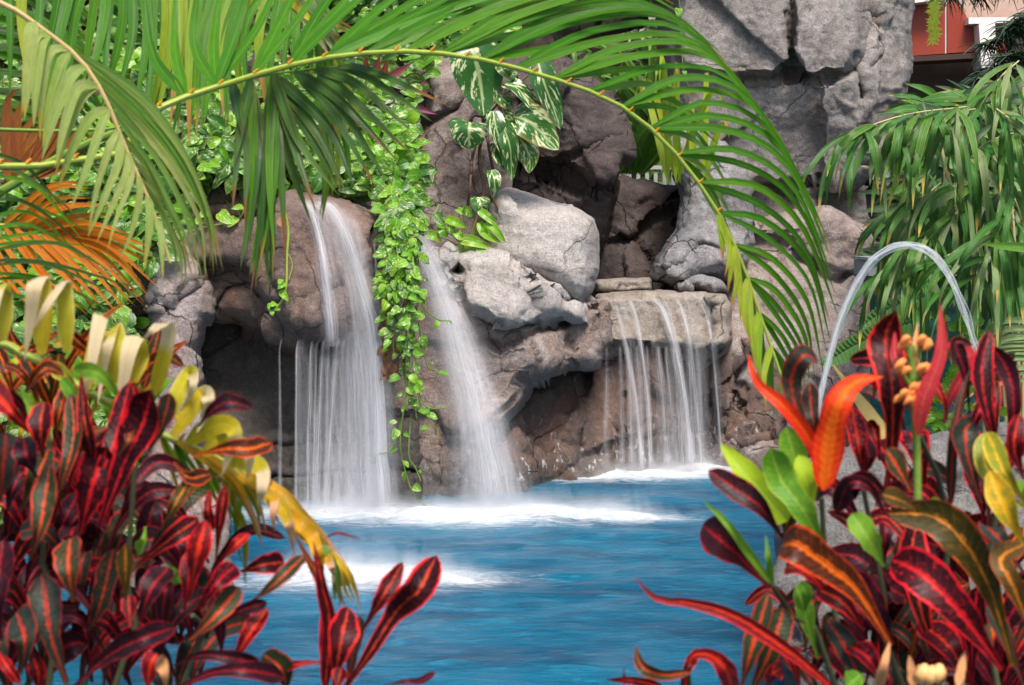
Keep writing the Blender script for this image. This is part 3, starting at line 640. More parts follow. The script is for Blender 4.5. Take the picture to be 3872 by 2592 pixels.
# cliff: three stones of one mass
rock('cliff', 'towering grey mauve cliff with an overhanging top and deep vertical cleft', 'cliff',
     [(1490, -160), (2040, -160), (2078, -40), (2086, 160), (2076, 240), (2060, 320), (2085, 440), (2030, 520), (1990, 580), (1860, 620), (1700, 620), (1620, 560), (1590, 420), (1560, 330), (1530, 220), (1500, 100)],
     [(1550, 0, 14.0), (2050, 0, 14.4), (1650, 500, 14.0), (2000, 500, 14.3), (1800, 100, 13.8)], .75, 120, M['rock_cliff'], seed=16, amp=.07, fac=.12, fs=1.0,
     steps=[([(1500, -160), (1800, -160), (1808, 130), (1780, 172), (1660, 178), (1560, 150)], -.14, 12), ([(1815, -160), (1950, -160), (1960, 110), (1930, 165), (1840, 175), (1818, 120)], -.17, 10),
            ([(1880, 190), (1960, 170), (1968, 330), (1950, 400), (1880, 430)], -.12, 10), ([(1690, 430), (1960, 400), (2080, 470), (2000, 640), (1700, 640)], .2, 10)],
     cracks=[([(1812, -100), (1808, 60), (1812, 175)], .22, 8), ([(1660, 185), (1790, 178), (1900, 182), (1955, 160)], .10, 7), ([(1970, -100), (1985, 60), (1960, 170), (1968, 220)], .15, 8), ([(1740, 420), (1850, 455), (1950, 410)], .12, 8), ([(2000, 30), (2010, 120), (1990, 150)], .08, 7)])
rock('rock_face', 'pinkish grey flared foot of the cliff with a vertical right edge', 'cliff',
     [(1610, 560), (1700, 500), (1800, 480), (1900, 470), (1990, 520), (2010, 585), (1988, 600), (1986, 700), (1990, 850), (1985, 1010), (1900, 1100), (1700, 1110), (1650, 1000), (1640, 800), (1600, 680)],
     [(1700, 550, 13.6), (1950, 550, 13.5), (1950, 900, 12.6), (1700, 900, 13.0), (1750, 1080, 12.4)], .5, 60, M['rock_pillar'], seed=17, amp=.07, fac=.10, fs=1.5, jag=3,
     cracks=[([(1690, 540), (1800, 560), (1900, 640), (1980, 620)], .08, 8), ([(1960, 640), (1955, 800), (1960, 950)], .05, 4)])
rock('rough_rock', 'rough dark brown rock with ripples beside the right waterfall', 'rock',
     [(1610, 850), (1660, 820), (1690, 760), (1760, 770), (1830, 850), (1900, 950), (1890, 1120), (1650, 1110), (1640, 980)],
     [(1650, 850, 12.75), (1800, 850, 12.7), (1700, 1050, 12.35), (1850, 1050, 12.2)], .3, 50, M['rock_wet'], seed=18, amp=.12, fac=.12, fs=3.2,
     cracks=[([(1620, 860), (1700, 850), (1820, 800)], .1, 6), ([(1680, 900), (1720, 980), (1790, 1010)], .1, 7), ([(1650, 990), (1700, 1030), (1850, 1000)], .12, 7)])
rock('pool_edge_stone', 'speckled grey stone wall at the right edge of the pool', 'rock',
     [(1700, 1300), (1772, 1240), (1790, 1100), (1860, 1040), (1990, 1020), (2150, 1005), (2400, 1010), (2600, 1050), (2600, 1900), (1780, 1900), (1790, 1560), (1775, 1420)][1:],
     [(1850, 1100, 7.2), (2300, 1050, 7.4), (1850, 1500, 6.5), (2300, 1500, 6.5), (1850, 1900, 5.5), (2400, 1900, 5.5)], .4, 90, M['rock_grey'], seed=19, step=9, amp=.06, fac=.09, fs=2)
rock('boulder', 'grey boulder showing through the leaves at the foot of the left pillar', 'rock',
     [(300, 1140), (360, 1050), (430, 1020), (480, 1060), (520, 1180), (530, 1300), (560, 1420), (500, 1600), (200, 1600), (240, 1300)], [(400, 1100, 9.6), (400, 1500, 7.8)], .3, 70, M['rock_pillar'], seed=20, amp=.05, fac=.07)

# ================================================================== WATERFALLS
M['fall'] = water_strand_mat('falling water', 1.0)
M['veil'] = water_strand_mat('thin falling water veil', .8)
from mathutils.bvhtree import BVHTree
def bvh_of(objs):
    vs = []; fs = []
    for o in objs:
        o_ = len(vs); vs += [v.co + o.location for v in o.data.vertices]; fs += [tuple(o_ + i for i in p.vertices) for p in o.data.polygons]
    return BVHTree.FromPolygons(vs, fs)
_rb = bvh_of([o for o in bpy.data.objects if o.name.startswith(('boulder', 'rock_', 'recess', 'spillway')) and o.type == 'MESH'])
EYE = Vector((0, 0, H))
def hug(c):
    # the water runs over the stone: keep every sample a few centimetres outside it
    ys = []
    for p in c:
        h = _rb.ray_cast(EYE, (p - EYE).normalized(), 40); y = p.y
        if h[0] is not None and h[0].y < y + .05 and h[0].y > y - 1.2: y = h[0].y - .05
        ys.append(y)
    n = len(ys)
    sm = [min(ys[max(0, i - 2):i + 3]) for i in range(n)]; sm = [sum(sm[max(0, i - 2):i + 3]) / len(sm[max(0, i - 2):i + 3]) for i in range(n)]
    return [EYE + (p - EYE) * (min(y, p.y) / p.y) for p, y in zip(c, sm)]
def fall(name, label, ribbons):
    """ribbons: (path [(px, py, Y)...], width px start, width px end, strength)"""
    b = MB()
    for path, w0, w1, st in ribbons:
        c = hug(spline([P(*q) for q in path], 34)); n = len(c); rows = []; uvs = []; rn = (R(), st)
        for i, p in enumerate(c):
            v = i / (n - 1); t = (c[min(i + 1, n - 1)] - c[max(i - 1, 0)]).normalized()
            s = t.cross(Vector((0, -1, .35)))
            if s.length < .1: s = Vector((1, 0, 0))
            s.normalize()
            if s.x < 0: s = -s
            s = (s + Vector((.6, 0, 0))).normalized(); nn = s.cross(t)
            hw = (w0 + (w1 - w0) * v ** .7) * p.y / F / 2
            rows.append([p + s * (u * hw) + nn * (hw * .5 * (1 - u * u)) * (1 if nn.y < 0 else -1) for u in (-1, -.6, -.2, .2, .6, 1)])
            uvs.append([((u + 1) / 2, v * (c[0] - c[-1]).length) if False else ((u + 1) / 2, v) for u in (-1, -.6, -.2, .2, .6, 1)])
        b.grid(rows, uvs, rn)
    o = b.build(name, M['fall']); tag(o, label, 'waterfall'); return o
rb = []
# two main veils over the boulder
rb += [([(690, 462, 11.0), (712, 482, 10.7), (735, 560, 10.42), (752, 680, 10.36), (764, 790, 10.34)], 26, 60, .75),
       ([(695, 465, 11.0), (716, 490, 10.68), (742, 600, 10.40), (760, 780, 10.32)], 14, 26, .95),
       ([(720, 465, 11.0), (760, 482, 10.7), (800, 560, 10.42), (840, 700, 10.35), (862, 800, 10.3), (880, 1165, 10.25)], 26, 90, .8),
       ([(735, 462, 11.0), (768, 484, 10.7), (806, 570, 10.40), (846, 720, 10.32), (866, 900, 10.28), (870, 1165, 10.25)], 12, 40, .9),
       ([(705, 468, 11.0), (745, 500, 10.66), (790, 620, 10.38), (815, 760, 10.32), (830, 1165, 10.25)], 40, 110, .45),
       ([(790, 500, 10.9), (812, 520, 10.6), (826, 600, 10.42), (842, 760, 10.36), (850, 1165, 10.25)], 14, 70, .35),
       ([(845, 540, 10.9), (856, 560, 10.6), (862, 640, 10.42), (866, 700, 10.4)], 6, 10, .4)]
# strands leaving the lip of the overhang
rb += [([(700, 462, 11.0), (760, 500, 10.66), (800, 640, 10.38), (830, 800, 10.32), (842, 1165, 10.25)], 80, 190, .22), ([(770, 480, 11.0), (800, 520, 10.66), (830, 640, 10.38), (850, 800, 10.32), (862, 1165, 10.25)], 60, 140, .24),
       ([(770, 770, 10.4), (775, 800, 10.36), (772, 980, 10.3), (772, 1170, 10.2)], 60, 170, .24), ([(720, 785, 10.4), (715, 810, 10.36), (712, 980, 10.3), (716, 1170, 10.2)], 30, 80, .16)]
for x, x1, w0, w1, st in ((640, 641, 4, 12, .55), (679, 677, 5, 12, .95), (683, 690, 8, 20, .45), (712, 702, 6, 16, .85), (724, 716, 4, 12, .7), (738, 722, 6, 22, .9), (752, 742, 7, 14, .6), (770, 744, 7, 20, .95),
                          (782, 776, 8, 50, .5), (800, 800, 10, 60, .6), (820, 812, 14, 60, .5), (836, 842, 12, 50, .55), (690, 730, 10, 80, .35), (850, 900, 20, 60, .3), (745, 770, 12, 70, .42)):
    y0 = 788 if x < 790 else 770
    st *= .72; w1 *= 1.3
    rb.append(([(x + 10, y0 - 14, 10.5), (x, y0 + 8, 10.42), ((x * 2 + x1) / 3, (y0 * 2 + 1165) / 3, 10.36), (x1, 1172, 10.22)], w0, w1, st))
# sheet landing nearer to the camera
rb.append(([(800, 1160, 10.2), (812, 1210, 9.6), (830, 1300, 8.6)], 150, 200, .10)); rb.append(([(850, 1150, 10.2), (862, 1200, 9.6), (880, 1300, 8.7)], 90, 150, .08))
fall('waterfall', 'tall white waterfall dropping over the brown boulder into the pool on the left', rb)
rb = []
for o, w0, w1, st in ((0, 60, 120, .5), (-12, 30, 80, .5), (14, 36, 90, .5), (4, 16, 40, .5), (26, 20, 90, .3), (-24, 24, 100, .3), (4, 30, 240, .22), (34, 14, 90, .25), (-34, 16, 110, .2), (12, 40, 160, .2)):
    rb.append(([(945 + o * .3, 520, 11.3), (970 + o * .5, 580, 11.15), (1018 + o * .7, 700, 11.0), (1062 + o, 840, 10.85), (1100 + o * 1.2, 990, 10.7), (1132 + o * 1.9, 1168, 10.55)], w0, w1, st))
fall('waterfall', 'slanting misty waterfall between the hanging vines and the pale jutting boulder', rb)
rb = []
S3 = [([(1130, 375), (1140, 400), (1180, 560), (1230, 800), (1262, 1000), (1295, 1370)], 34, 46, .8), ([(1150, 420), (1190, 560), (1240, 800), (1280, 1100), (1300, 1370)], 12, 22, .75),
      ([(1205, 360), (1232, 390), (1272, 520), (1310, 760), (1335, 1000), (1352, 1370)], 34, 36, .9), ([(1240, 380), (1280, 540), (1300, 700), (1330, 1100), (1345, 1370)], 10, 18, .6),
      ([(1330, 360), (1400, 400), (1452, 520), (1500, 680), (1540, 900), (1590, 1360)], 60, 56, .95), ([(1370, 372), (1420, 420), (1462, 540), (1510, 740), (1555, 1000), (1600, 1360)], 30, 30, .95),
      ([(1410, 360), (1450, 420), (1490, 560), (1530, 760), (1560, 1000), (1580, 1360)], 24, 50, .5), ([(1470, 360), (1520, 400), (1560, 520), (1590, 700), (1620, 1000), (1650, 1360)], 34, 32, .85),
      ([(1540, 355), (1570, 390), (1580, 430)], 18, 14, .45), ([(1610, 345), (1640, 380), (1680, 470), (1712, 640), (1738, 900), (1770, 1300)], 16, 16, .75), ([(1640, 345), (1664, 380), (1690, 470), (1716, 640)], 10, 12, .6),
      ([(1670, 345), (1690, 380), (1700, 470), (1705, 560)], 8, 8, .35), ([(1290, 370), (1320, 400), (1345, 450)], 14, 8, .5), ([(1440, 355), (1464, 390), (1470, 440)], 20, 10, .45)]
for x0, x1, w0, w1, st in ((1085, 1080, 20, 60, .35), (1165, 1180, 20, 60, .45), (1210, 1235, 34, 60, .6), (1265, 1300, 20, 60, .5), (1325, 1345, 20, 50, .45), (1392, 1440, 30, 110, .65), (1440, 1480, 20, 90, .5), (1480, 1540, 40, 120, .55), (1570, 1600, 30, 100, .5), (1620, 1650, 20, 60, .4)):
    S3.append(([(x0, 630), (x0 + 3, 700), ((x0 + x1) / 2 + 4, 950), (x1, 1365)], w0, w1, st))
for q_ in range(9):
    x0 = U(1120, 1660); S3.append(([(x0, 372), (x0 + 36, 420), (x0 + 70, 600), (x0 + 92, 900), (x0 + 104, 1368)], U(20, 60), U(60, 130), U(.12, .3)))
for pts, w0, w1, st in S3:
    pts = [zF(*q) for q in pts]; n = len(pts)
    q = []
    for i, (x, y) in enumerate(pts):
        f = (y - 672) / (1075 - 672)
        q.append((x, y, 12.02 - .12 * max(0, f) if y > 690 else 12.02 + (690 - y) * .012))
    rb.append((q, w0 * .39, w1 * .39 * 1.1, st))
fall('waterfall', 'right waterfall of separate white strands falling from the tan ledge', rb)
# fountain jet
b = MB(); jp = [(1868, 960), (1880, 890), (1905, 790), (1940, 690), (1985, 610), (2035, 570), (2082, 562), (2130, 580), (2175, 640), (2208, 720), (2232, 800), (2250, 870)]
js = spline([P(x, y, 7.4 - .0010 * (x - 1868)) for x, y in jp], 50)
M['jet'] = None
m, nt = nm('water jet'); g = N(nt); s_ = g.sep(g.uv('uv'))
st = g.noise(g.comb(g.math('MULTIPLY', s_[0], 9), g.math('MULTIPLY', s_[1], 1.5), 3.), 2.2, 5, .7)
fres = g.node('ShaderNodeLayerWeight'); fres.inputs[0].default_value = .5
al = g.math('MULTIPLY', g.math('MULTIPLY', g.ramp(st, .34, .66, .08, .5), g.ramp(fres.outputs[1], .3, 1., 1., .0)), g.ramp(s_[1], .3, 1., 1., .5))
d = g.node('ShaderNodeBsdfDiffuse'); g.set(d, 0, (.9, .92, .94))
g.out(g.mixs(al, g.node('ShaderNodeBsdfTransparent').outputs[0], g.mixs(.4, d.outputs[0], g.trans((.9, .92, .94)))))
b.tube(js, [(.013 + .008 * math.sin(math.pi * min(1, i / 40)) + .0012 * math.sin(i * 1.7)) for i in range(51)], 16, cap=False, up=(0, 1, 0))
for k in range(5):
    o_ = Vector((U(-.012, .012), U(-.01, .01), U(-.012, .012))); i0 = random.choice([0, 0, 14, 22]); ph = R() * 6
    pp = [js[i] + o_ * (.6 + i / 26) + Vector((.004 * math.sin(i * .9 + ph), 0, .004 * math.cos(i * 1.3 + ph))) for i in range(i0, 51)]
    b.tube(pp, [.0035 + .0015 * math.sin(i * 2.1 + ph) for i in range(len(pp))], 6, cap=False, up=(0, 1, 0))
tag(b.build('water_jet', m), 'thin arching fountain jet of white water on the right', 'water jet')

# mist and churned foam: soft flattened puffs of spray

m, nt = nm('spray'); g = N(nt); s_ = g.sep(g.uv('uv')); rn_ = g.sep(g.uv('rnd'))
nz = g.noise(g.vmul(g.vadd(g.pos(), (3, 3, 3)), (6, 6, 9)), 1.2, 6, .65)
al = g.math('MULTIPLY', g.math('MULTIPLY', g.math('POWER', g.math('SUBTRACT', 1., s_[1], clamp=True), 2.3), g.ramp(nz, .3, .65, .25, 1.)), rn_[0])
d = g.node('ShaderNodeBsdfDiffuse'); g.set(d, 0, (.88, .89, .93))
g.out(g.mixs(al, g.node('ShaderNodeBsdfTransparent').outputs[0], g.mixs(.5, d.outputs[0], g.trans((.88, .89, .93))))); M['spray'] = m
def spray(lst, label):
    b = MB()
    for fi, (x, y, rx, ry) in enumerate(lst):
        for k, (sc, hh, st) in enumerate(((.20, .24, .22), (.32, .23, .22), (.44, .21, .22), (.56, .19, .2), (.68, .16, .18), (.80, .13, .15), (.92, .10, .12), (1.04, .07, .08))):
            rows = []; uvs = []
            for i in range(7):
                v = i / 6; row = []; uvr = []
                for j in range(37):
                    a = 2 * math.pi * j / 36; wob = 1 + .12 * math.sin(a * 3 + fi + k) + .08 * math.sin(a * 7 + fi * 2 + k * 3)
                    rr = sc * wob * (1 - .35 * v * v)
                    row.append((x + rx * rr * math.cos(a), y + ry * rr * math.sin(a), .01 + hh * 1.15 * v * (1 + .25 * math.sin(a * 5 + k * 2 + fi)))); uvr.append((j / 36, v))
                rows.append(row); uvs.append(uvr)
            b.grid(rows, uvs, (st, 0))
    o = b.build('spray', M['spray']); tag(o, label, 'spray', None, 'stuff'); return o
spray(FOAM[:4], 'white spray where the left and middle waterfalls hit the pool'); spray([FOAM[4], FOAM[5], FOAM[9]], 'white spray under the right waterfall'); spray(FOAM[6:9], 'patch of white spray nearer the camera')

# ================================================================== PALM FRONDS
def lerp_key(keys, t):
    x = t * (len(keys) - 1); i = min(int(x), len(keys) - 2); f = x - i
    A, B = keys[i], keys[i + 1]; n = min(len(A), len(B)); out = []
    for k in range(n): out.append((A[k][0] + (B[k][0] - A[k][0]) * f, A[k][1] + (B[k][1] - A[k][1]) * f))
    return out
def leaflets(b, z, keys, n, w, depth, tipd, mis=(0,), prof='strap', rj=7, snap=None, twist=.5, vf=.35, w1=None, seg=12, cup=0.):
    for i in range(n):
        t = (i + .15 * U(-1, 1)) / max(1, n - 1); t = min(1, max(0, t))
        k = lerp_key(keys, t); k = [z(*q) for q in k]
        dd = depth(t) if callable(depth) else depth
        if snap is not None:
            pb = P(k[0][0], k[0][1], dd); best = min(snap, key=lambda q: (q - pb).length); base = best
        else: base = P(k[0][0], k[0][1], dd)
        td = tipd * U(.5, 1.3); pts = [base]
        for j, q in enumerate(k[1:]):
            f = (j + 1) / (len(k) - 1); pts.append(P(q[0] + U(-rj, rj) * f, q[1] + U(-rj, rj) * f, dd + td * f))
        ww = (w if w1 is None else w + (w1 - w) * t) * dd / F * U(.88, 1.12)
        tw = U(-.4, .4) * twist
        leaf(b, pts, ww, prof, twist=(tw, tw + U(-1, 1) * twist), cup=cup, vfold=vf, n=seg, mi=random.choice(mis))
def rachis(pts, r0, r1, n=40):
    c = spline(pts, n); return c, [r0 + (r1 - r0) * i / n for i in range(n + 1)]
def frond(palm, rpts, r0, r1, mat, sets, name='frond', nubs=None):
    """sets: (leaflets kwargs, material list)"""
    c, rad = rachis(rpts, r0, r1)
    b = MB(); b.tube(c, rad, 8)
    fr = b.build(name, mat, palm)
    if nubs:
        a0, a1, nn = nubs; jm = simple('orange joint', (.75, .32, .02), .5)
        for i in range(nn):
            b = MB()
            k = a0 + (a1 - a0) * i / (nn - 1); p = c[int(k)].lerp(c[min(40, int(k) + 1)], k % 1) + Vector((0, -rad[int(k)] * .5, rad[int(k)] * .8))
            b.tube([p, p + Vector((.010, -.004, .010))], [rad[int(k)] * .62, .002], 6)
            b.build('leaf_joint', jm, fr)
    for kw, mats in sets:
        b = MB(); snap = c if kw.pop('snapr', True) else None
        leaflets(b, snap=snap, mis=list(range(len(mats))), **kw)
        b.build('leaflets', mats, fr)
    return fr
palmA = empty('areca_palm', (-2.6, 3.4, .3), 'arching green palm whose long frond sweeps across the top of the picture', 'palm')
b = MB(); b.tube([(-2.6, 3.4, .3), (-2.62, 3.45, 1.4), (-2.55, 3.5, 2.2)], [.06, .05, .035], 10); b.build('stem', stem_yellow, palmA)
D = 4.0
rp = [(-2.58, 3.5, 2.1)] + [tuple(P(x, y, D + e)) for x, y, e in ((100, 380, -.2), (350, 252, -.1), (480, 205, 0), (600, 168, 0), (700, 142, 0), (800, 126, 0), (920, 118, 0), (1010, 123, .02), (1100, 137, .04), (1250, 176, .08), (1400, 232, .12), (1500, 305, .15), (1580, 395, .18), (1650, 500, .2), (1700, 610, .22), (1745, 740, .24), (1790, 870, .25))]
up = [[(350, 250), (345, 120), (330, -60)], [(480, 205), (505, 70), (540, -120)], [(600, 168), (680, 20), (760, -130)], [(700, 142), (810, 10), (960, -120)], [(800, 126), (990, 15), (1190, -80)],
      [(920, 118), (1130, 10), (1400, -60), (1500, -30)], [(1010, 123), (1230, 30), (1440, -10), (1600, 60)], [(1100, 137), (1320, 50), (1530, 40), (1690, 170)], [(1250, 176), (1440, 110), (1620, 120), (1790, 330)],
      [(1400, 232), (1580, 185), (1730, 240), (1870, 480)], [(1500, 305), (1660, 290), (1800, 370), (1912, 600)], [(1580, 395), (1730, 420), (1840, 520), (1915, 720)], [(1650, 500), (1760, 560), (1850, 660), (1890, 830)],
      [(1700, 610), (1780, 680), (1840, 780), (1850, 880)], [(1745, 740), (1790, 800), (1820, 860), (1830, 910)], [(1790, 870), (1800, 900), (1804, 930), (1806, 950)]]
lo = [[(800, 130), (1000, 30), (1250, -40)], [(1010, 127), (1200, 70), (1400, 30)], [(1250, 180), (1420, 150), (1560, 140)], [(1400, 240), (1530, 230), (1640, 300)], [(1500, 310), (1600, 340), (1680, 470)], [(1580, 400), (1640, 480), (1690, 640)],
      [(1650, 500), (1690, 600), (1730, 760)], [(1700, 610), (1725, 720), (1750, 850)], [(1745, 740), (1750, 830), (1760, 920)], [(1790, 870), (1780, 910), (1775, 960)]]
lo2 = [[(1640, 480), (1655, 530), (1650, 600)], [(1690, 590), (1690, 660), (1685, 740)], [(1720, 680), (1715, 760), (1725, 830)], [(1760, 790), (1745, 860), (1760, 940)]]
frond(palmA, rp, .0125, .004, stem_yellow, [
    (dict(z=zu, keys=up, n=50, w=29, w1=12, depth=lambda t: D + .05 + .2 * t, tipd=.30, rj=6, twist=.4), [G['palm']]),
    (dict(z=zu, keys=lo, n=26, w=22, w1=11, depth=lambda t: D + .1 + .15 * t, tipd=.22, rj=8, twist=.6), [G['palm_under'], G['palm']]),
    (dict(z=zu, keys=lo2, n=12, w=18, depth=D + .2, tipd=-.05, rj=10), [G['palm_lime']])], nubs=(8, 35, 30))
for ch in palmA.children: pass
# dark leaflets hanging below the same palm's second frond
rp2 = [(-2.55, 3.5, 2.2)] + [tuple(P(x, y, 4.25)) for x, y in ((150, 300), (420, 215), (580, 178), (700, 160), (820, 150))]
dk = [[(1340, 500), (1400, 640), (1430, 760)], [(1450, 485), (1440, 800), (1400, 1210)], [(1500, 478), (1500, 900), (1425, 1480)], [(1540, 470), (1570, 1000), (1490, 1700)], [(1580, 465), (1600, 1000), (1570, 1760)], [(1585, 480), (1690, 900), (1820, 1350)],
      [(1600, 520), (1780, 820), (2000, 1200)], [(1640, 500), (1900, 800), (2080, 1120)], [(1680, 460), (2000, 700), (2230, 1130)], [(1760, 440), (2010, 580), (2330, 1000)], [(1850, 420), (2100, 480), (2480, 800)], [(1980, 380), (2200, 420), (2700, 640)]]
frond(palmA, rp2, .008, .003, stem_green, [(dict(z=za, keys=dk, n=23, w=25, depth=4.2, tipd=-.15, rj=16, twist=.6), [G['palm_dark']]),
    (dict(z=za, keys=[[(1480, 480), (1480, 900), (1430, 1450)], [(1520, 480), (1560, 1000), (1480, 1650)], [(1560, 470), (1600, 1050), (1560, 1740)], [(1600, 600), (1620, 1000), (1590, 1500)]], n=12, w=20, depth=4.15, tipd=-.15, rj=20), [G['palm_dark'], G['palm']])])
# hanging green fronds at the top left
palmB = empty('areca_palm', (-3.0, 4.9, .3), 'green palm at the top left with curtains of leaflets hanging straight down', 'palm')
b = MB(); b.tube([(-3.0, 4.9, .3), (-3.1, 4.9, 2.0), (-2.9, 4.95, 3.0)], [.07, .06, .04], 10); b.build('stem', stem_yellow, palmB)
rp3 = [(-2.9, 4.95, 3.0)] + [tuple(P(x, y, 5)) for x, y in ((-200, -150), (100, -130), (350, -90), (600, -60), (760, 0))]
hg = [[(-60, -100), (-40, 40), (-20, 210)], [(200, -80), (160, 60), (130, 230)], [(320, -60), (330, 80), (310, 260)], [(420, -60), (420, 100), (380, 330)], [(520, -50), (480, 100), (470, 300)], [(620, -50), (560, 60), (560, 280)], [(700, -40), (740, 60), (700, 200)]]
frond(palmB, rp3, .02, .008, stem_yellow, [
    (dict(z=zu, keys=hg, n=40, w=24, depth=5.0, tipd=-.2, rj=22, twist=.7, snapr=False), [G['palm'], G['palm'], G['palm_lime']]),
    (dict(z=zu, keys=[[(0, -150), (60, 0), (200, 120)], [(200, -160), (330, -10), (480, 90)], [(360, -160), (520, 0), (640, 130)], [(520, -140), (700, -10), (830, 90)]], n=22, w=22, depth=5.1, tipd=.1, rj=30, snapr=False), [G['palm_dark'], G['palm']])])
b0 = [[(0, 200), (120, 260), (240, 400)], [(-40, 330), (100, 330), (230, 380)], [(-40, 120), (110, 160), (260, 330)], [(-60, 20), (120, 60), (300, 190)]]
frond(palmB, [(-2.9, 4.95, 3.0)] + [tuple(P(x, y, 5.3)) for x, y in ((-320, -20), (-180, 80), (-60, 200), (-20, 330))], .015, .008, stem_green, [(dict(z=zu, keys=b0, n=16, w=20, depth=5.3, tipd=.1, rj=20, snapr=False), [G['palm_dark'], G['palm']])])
# limp lime frond in the middle of the top edge
rp4 = [(-2.9, 4.95, 3.0)] + [tuple(P(x, y, 4.6)) for x, y in ((300, -500), (560, -260), (680, -60), (735, 60), (755, 170), (765, 260))]
lm = [[(690, -40), (760, 60), (800, 190)], [(680, -60), (700, 60), (690, 240)], [(720, 20), (790, 160), (870, 330)], [(735, 60), (735, 220), (715, 400)], [(750, 130), (790, 320), (800, 440)], [(750, 160), (745, 330), (742, 480)], [(760, 240), (760, 380), (735, 510)]]
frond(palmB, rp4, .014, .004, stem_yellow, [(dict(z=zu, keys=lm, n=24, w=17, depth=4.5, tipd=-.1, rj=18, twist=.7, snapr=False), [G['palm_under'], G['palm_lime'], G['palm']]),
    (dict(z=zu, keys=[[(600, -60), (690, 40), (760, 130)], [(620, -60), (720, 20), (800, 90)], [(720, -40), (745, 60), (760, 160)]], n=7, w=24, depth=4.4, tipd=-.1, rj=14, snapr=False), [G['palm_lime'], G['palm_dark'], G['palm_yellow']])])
# pale olive frond drooping at the left
palmC = empty('areca_palm', (-2.4, 2.9, .3), 'pale olive palm frond drooping over the upper left in front of the vines', 'palm')
b = MB(); b.tube([(-2.4, 2.9, .3), (-2.5, 2.9, 1.5), (-2.35, 2.95, 2.6)], [.05, .04, .02], 10); b.build('stem', stem_yellow, palmC)
rpc = [(-2.35, 2.95, 2.6)] + [tuple(P(*za(x, y), 3.4)) for x, y in ((-500, -160), (0, 20), (160, 110), (300, 210), (450, 330), (560, 470), (650, 640), (720, 820), (800, 1000), (880, 1180), (960, 1400), (1010, 1560))]
lk = [[(160, 110), (185, 180), (165, 420), (145, 700)], [(300, 210), (225, 230), (185, 430), (165, 730)], [(400, 290), (320, 330), (275, 580), (240, 850)], [(500, 380), (420, 430), (330, 650), (250, 930)], [(560, 480), (480, 540), (400, 760), (330, 1030)], [(620, 600), (540, 690), (430, 900), (330, 1120)],
      [(690, 720), (640, 850), (570, 1080), (500, 1390)], [(740, 850), (720, 960), (640, 1180), (540, 1420)], [(780, 950), (780, 1050), (700, 1300), (620, 1490)], [(840, 1080), (850, 1200), (830, 1400), (780, 1560)], [(900, 1250), (950, 1380), (950, 1500), (950, 1650)]]
rk = [[(420, 300), (820, 560), (1080, 900), (1250, 1300), (1330, 1620)], [(500, 370), (860, 680), (1100, 980), (1240, 1280), (1260, 1560)], [(580, 500), (860, 780), (1060, 1050), (1220, 1350), (1240, 1640)], [(640, 620), (880, 900), (1020, 1150), (1130, 1400), (1190, 1680)], [(730, 830), (900, 1080), (1000, 1300), (1090, 1500), (1110, 1720)], [(850, 1080), (950, 1250), (1010, 1400), (1040, 1550), (1050, 1720)]]
frond(palmC, rpc, .013, .003, simple('tan frond stem', (.45, .33, .14), .5), [
    (dict(z=za, keys=lk, n=17, w=31, w1=17, depth=3.4, tipd=-.08, rj=7, twist=.6, seg=14), [G['palm_olive']]),
    (dict(z=za, keys=rk, n=13, w=17, w1=12, depth=3.45, tipd=.08, rj=9, twist=.5, seg=14), [G['palm_olive'], G['palm_under']])], nubs=(8, 20, 9))
# orange frond
palmD = empty('orange_palm', (-3.2, 4.2, .3), 'palm frond with orange and rust coloured leaflets at the left edge', 'palm')
b = MB(); b.tube([(-3.2, 4.2, .3), (-3.0, 4.3, 1.0), (-2.6, 4.4, 1.7)], [.05, .04, .02], 10); b.build('stem', stem_yellow, palmD)
ok = [[(60, 1230), (300, 1100), (560, 1075)], [(110, 1290), (330, 1190), (590, 1170)], [(160, 1320), (400, 1250), (700, 1245)], [(230, 1350), (540, 1340), (880, 1440)], [(280, 1370), (620, 1390), (935, 1560)], [(300, 1390), (640, 1450), (900, 1700)], [(300, 1400), (640, 1500), (850, 1780)], [(260, 1400), (560, 1540), (810, 1820)], [(200, 1390), (480, 1590), (700, 1870)], [(120, 1380), (360, 1600), (570, 1850)], [(40, 1380), (260, 1620), (490, 1880)], [(-80, 1400), (120, 1640), (330, 1850)], [(-200, 1420), (0, 1640), (200, 1850)]]
frond(palmD, [(-2.6, 4.4, 1.7)] + [tuple(P(*za(x, y), 4.5)) for x, y in ((-400, 1330), (-100, 1330), (100, 1345), (260, 1365), (420, 1390), (520, 1410))], .013, .004, stem_yellow, [
    (dict(z=za, keys=ok, n=28, w=16, w1=12, depth=4.5, tipd=-.1, rj=14, twist=.5), [G['palm_orange']])])
rk2 = [[(-60, 860), (40, 620), (90, 500)], [(0, 1000), (140, 830), (250, 670)], [(60, 1060), (240, 830), (310, 760)], [(100, 1110), (330, 880), (490, 640)], [(200, 1130), (420, 960), (640, 740)]]
frond(palmD, [(-2.6, 4.4, 1.7)] + [tuple(P(*za(x, y), 4.7)) for x, y in ((-300, 1300), (0, 1140), (250, 990), (480, 870), (680, 790))], .02, .012, stem_green, [
    (dict(z=za, keys=rk2, n=9, w=34, depth=4.72, tipd=0., rj=14, twist=.4), [G['palm_rust']])])
palmE = empty('areca_palm', (-2.7, 3.7, .3), 'blurred green palm fronds crossing the orange leaflets at the left edge', 'palm')
b = MB(); b.tube([(-2.7, 3.7, .3), (-2.6, 3.7, .9), (-2.3, 3.7, 1.5)], [.04, .03, .015], 8); b.build('stem', stem_green, palmE)
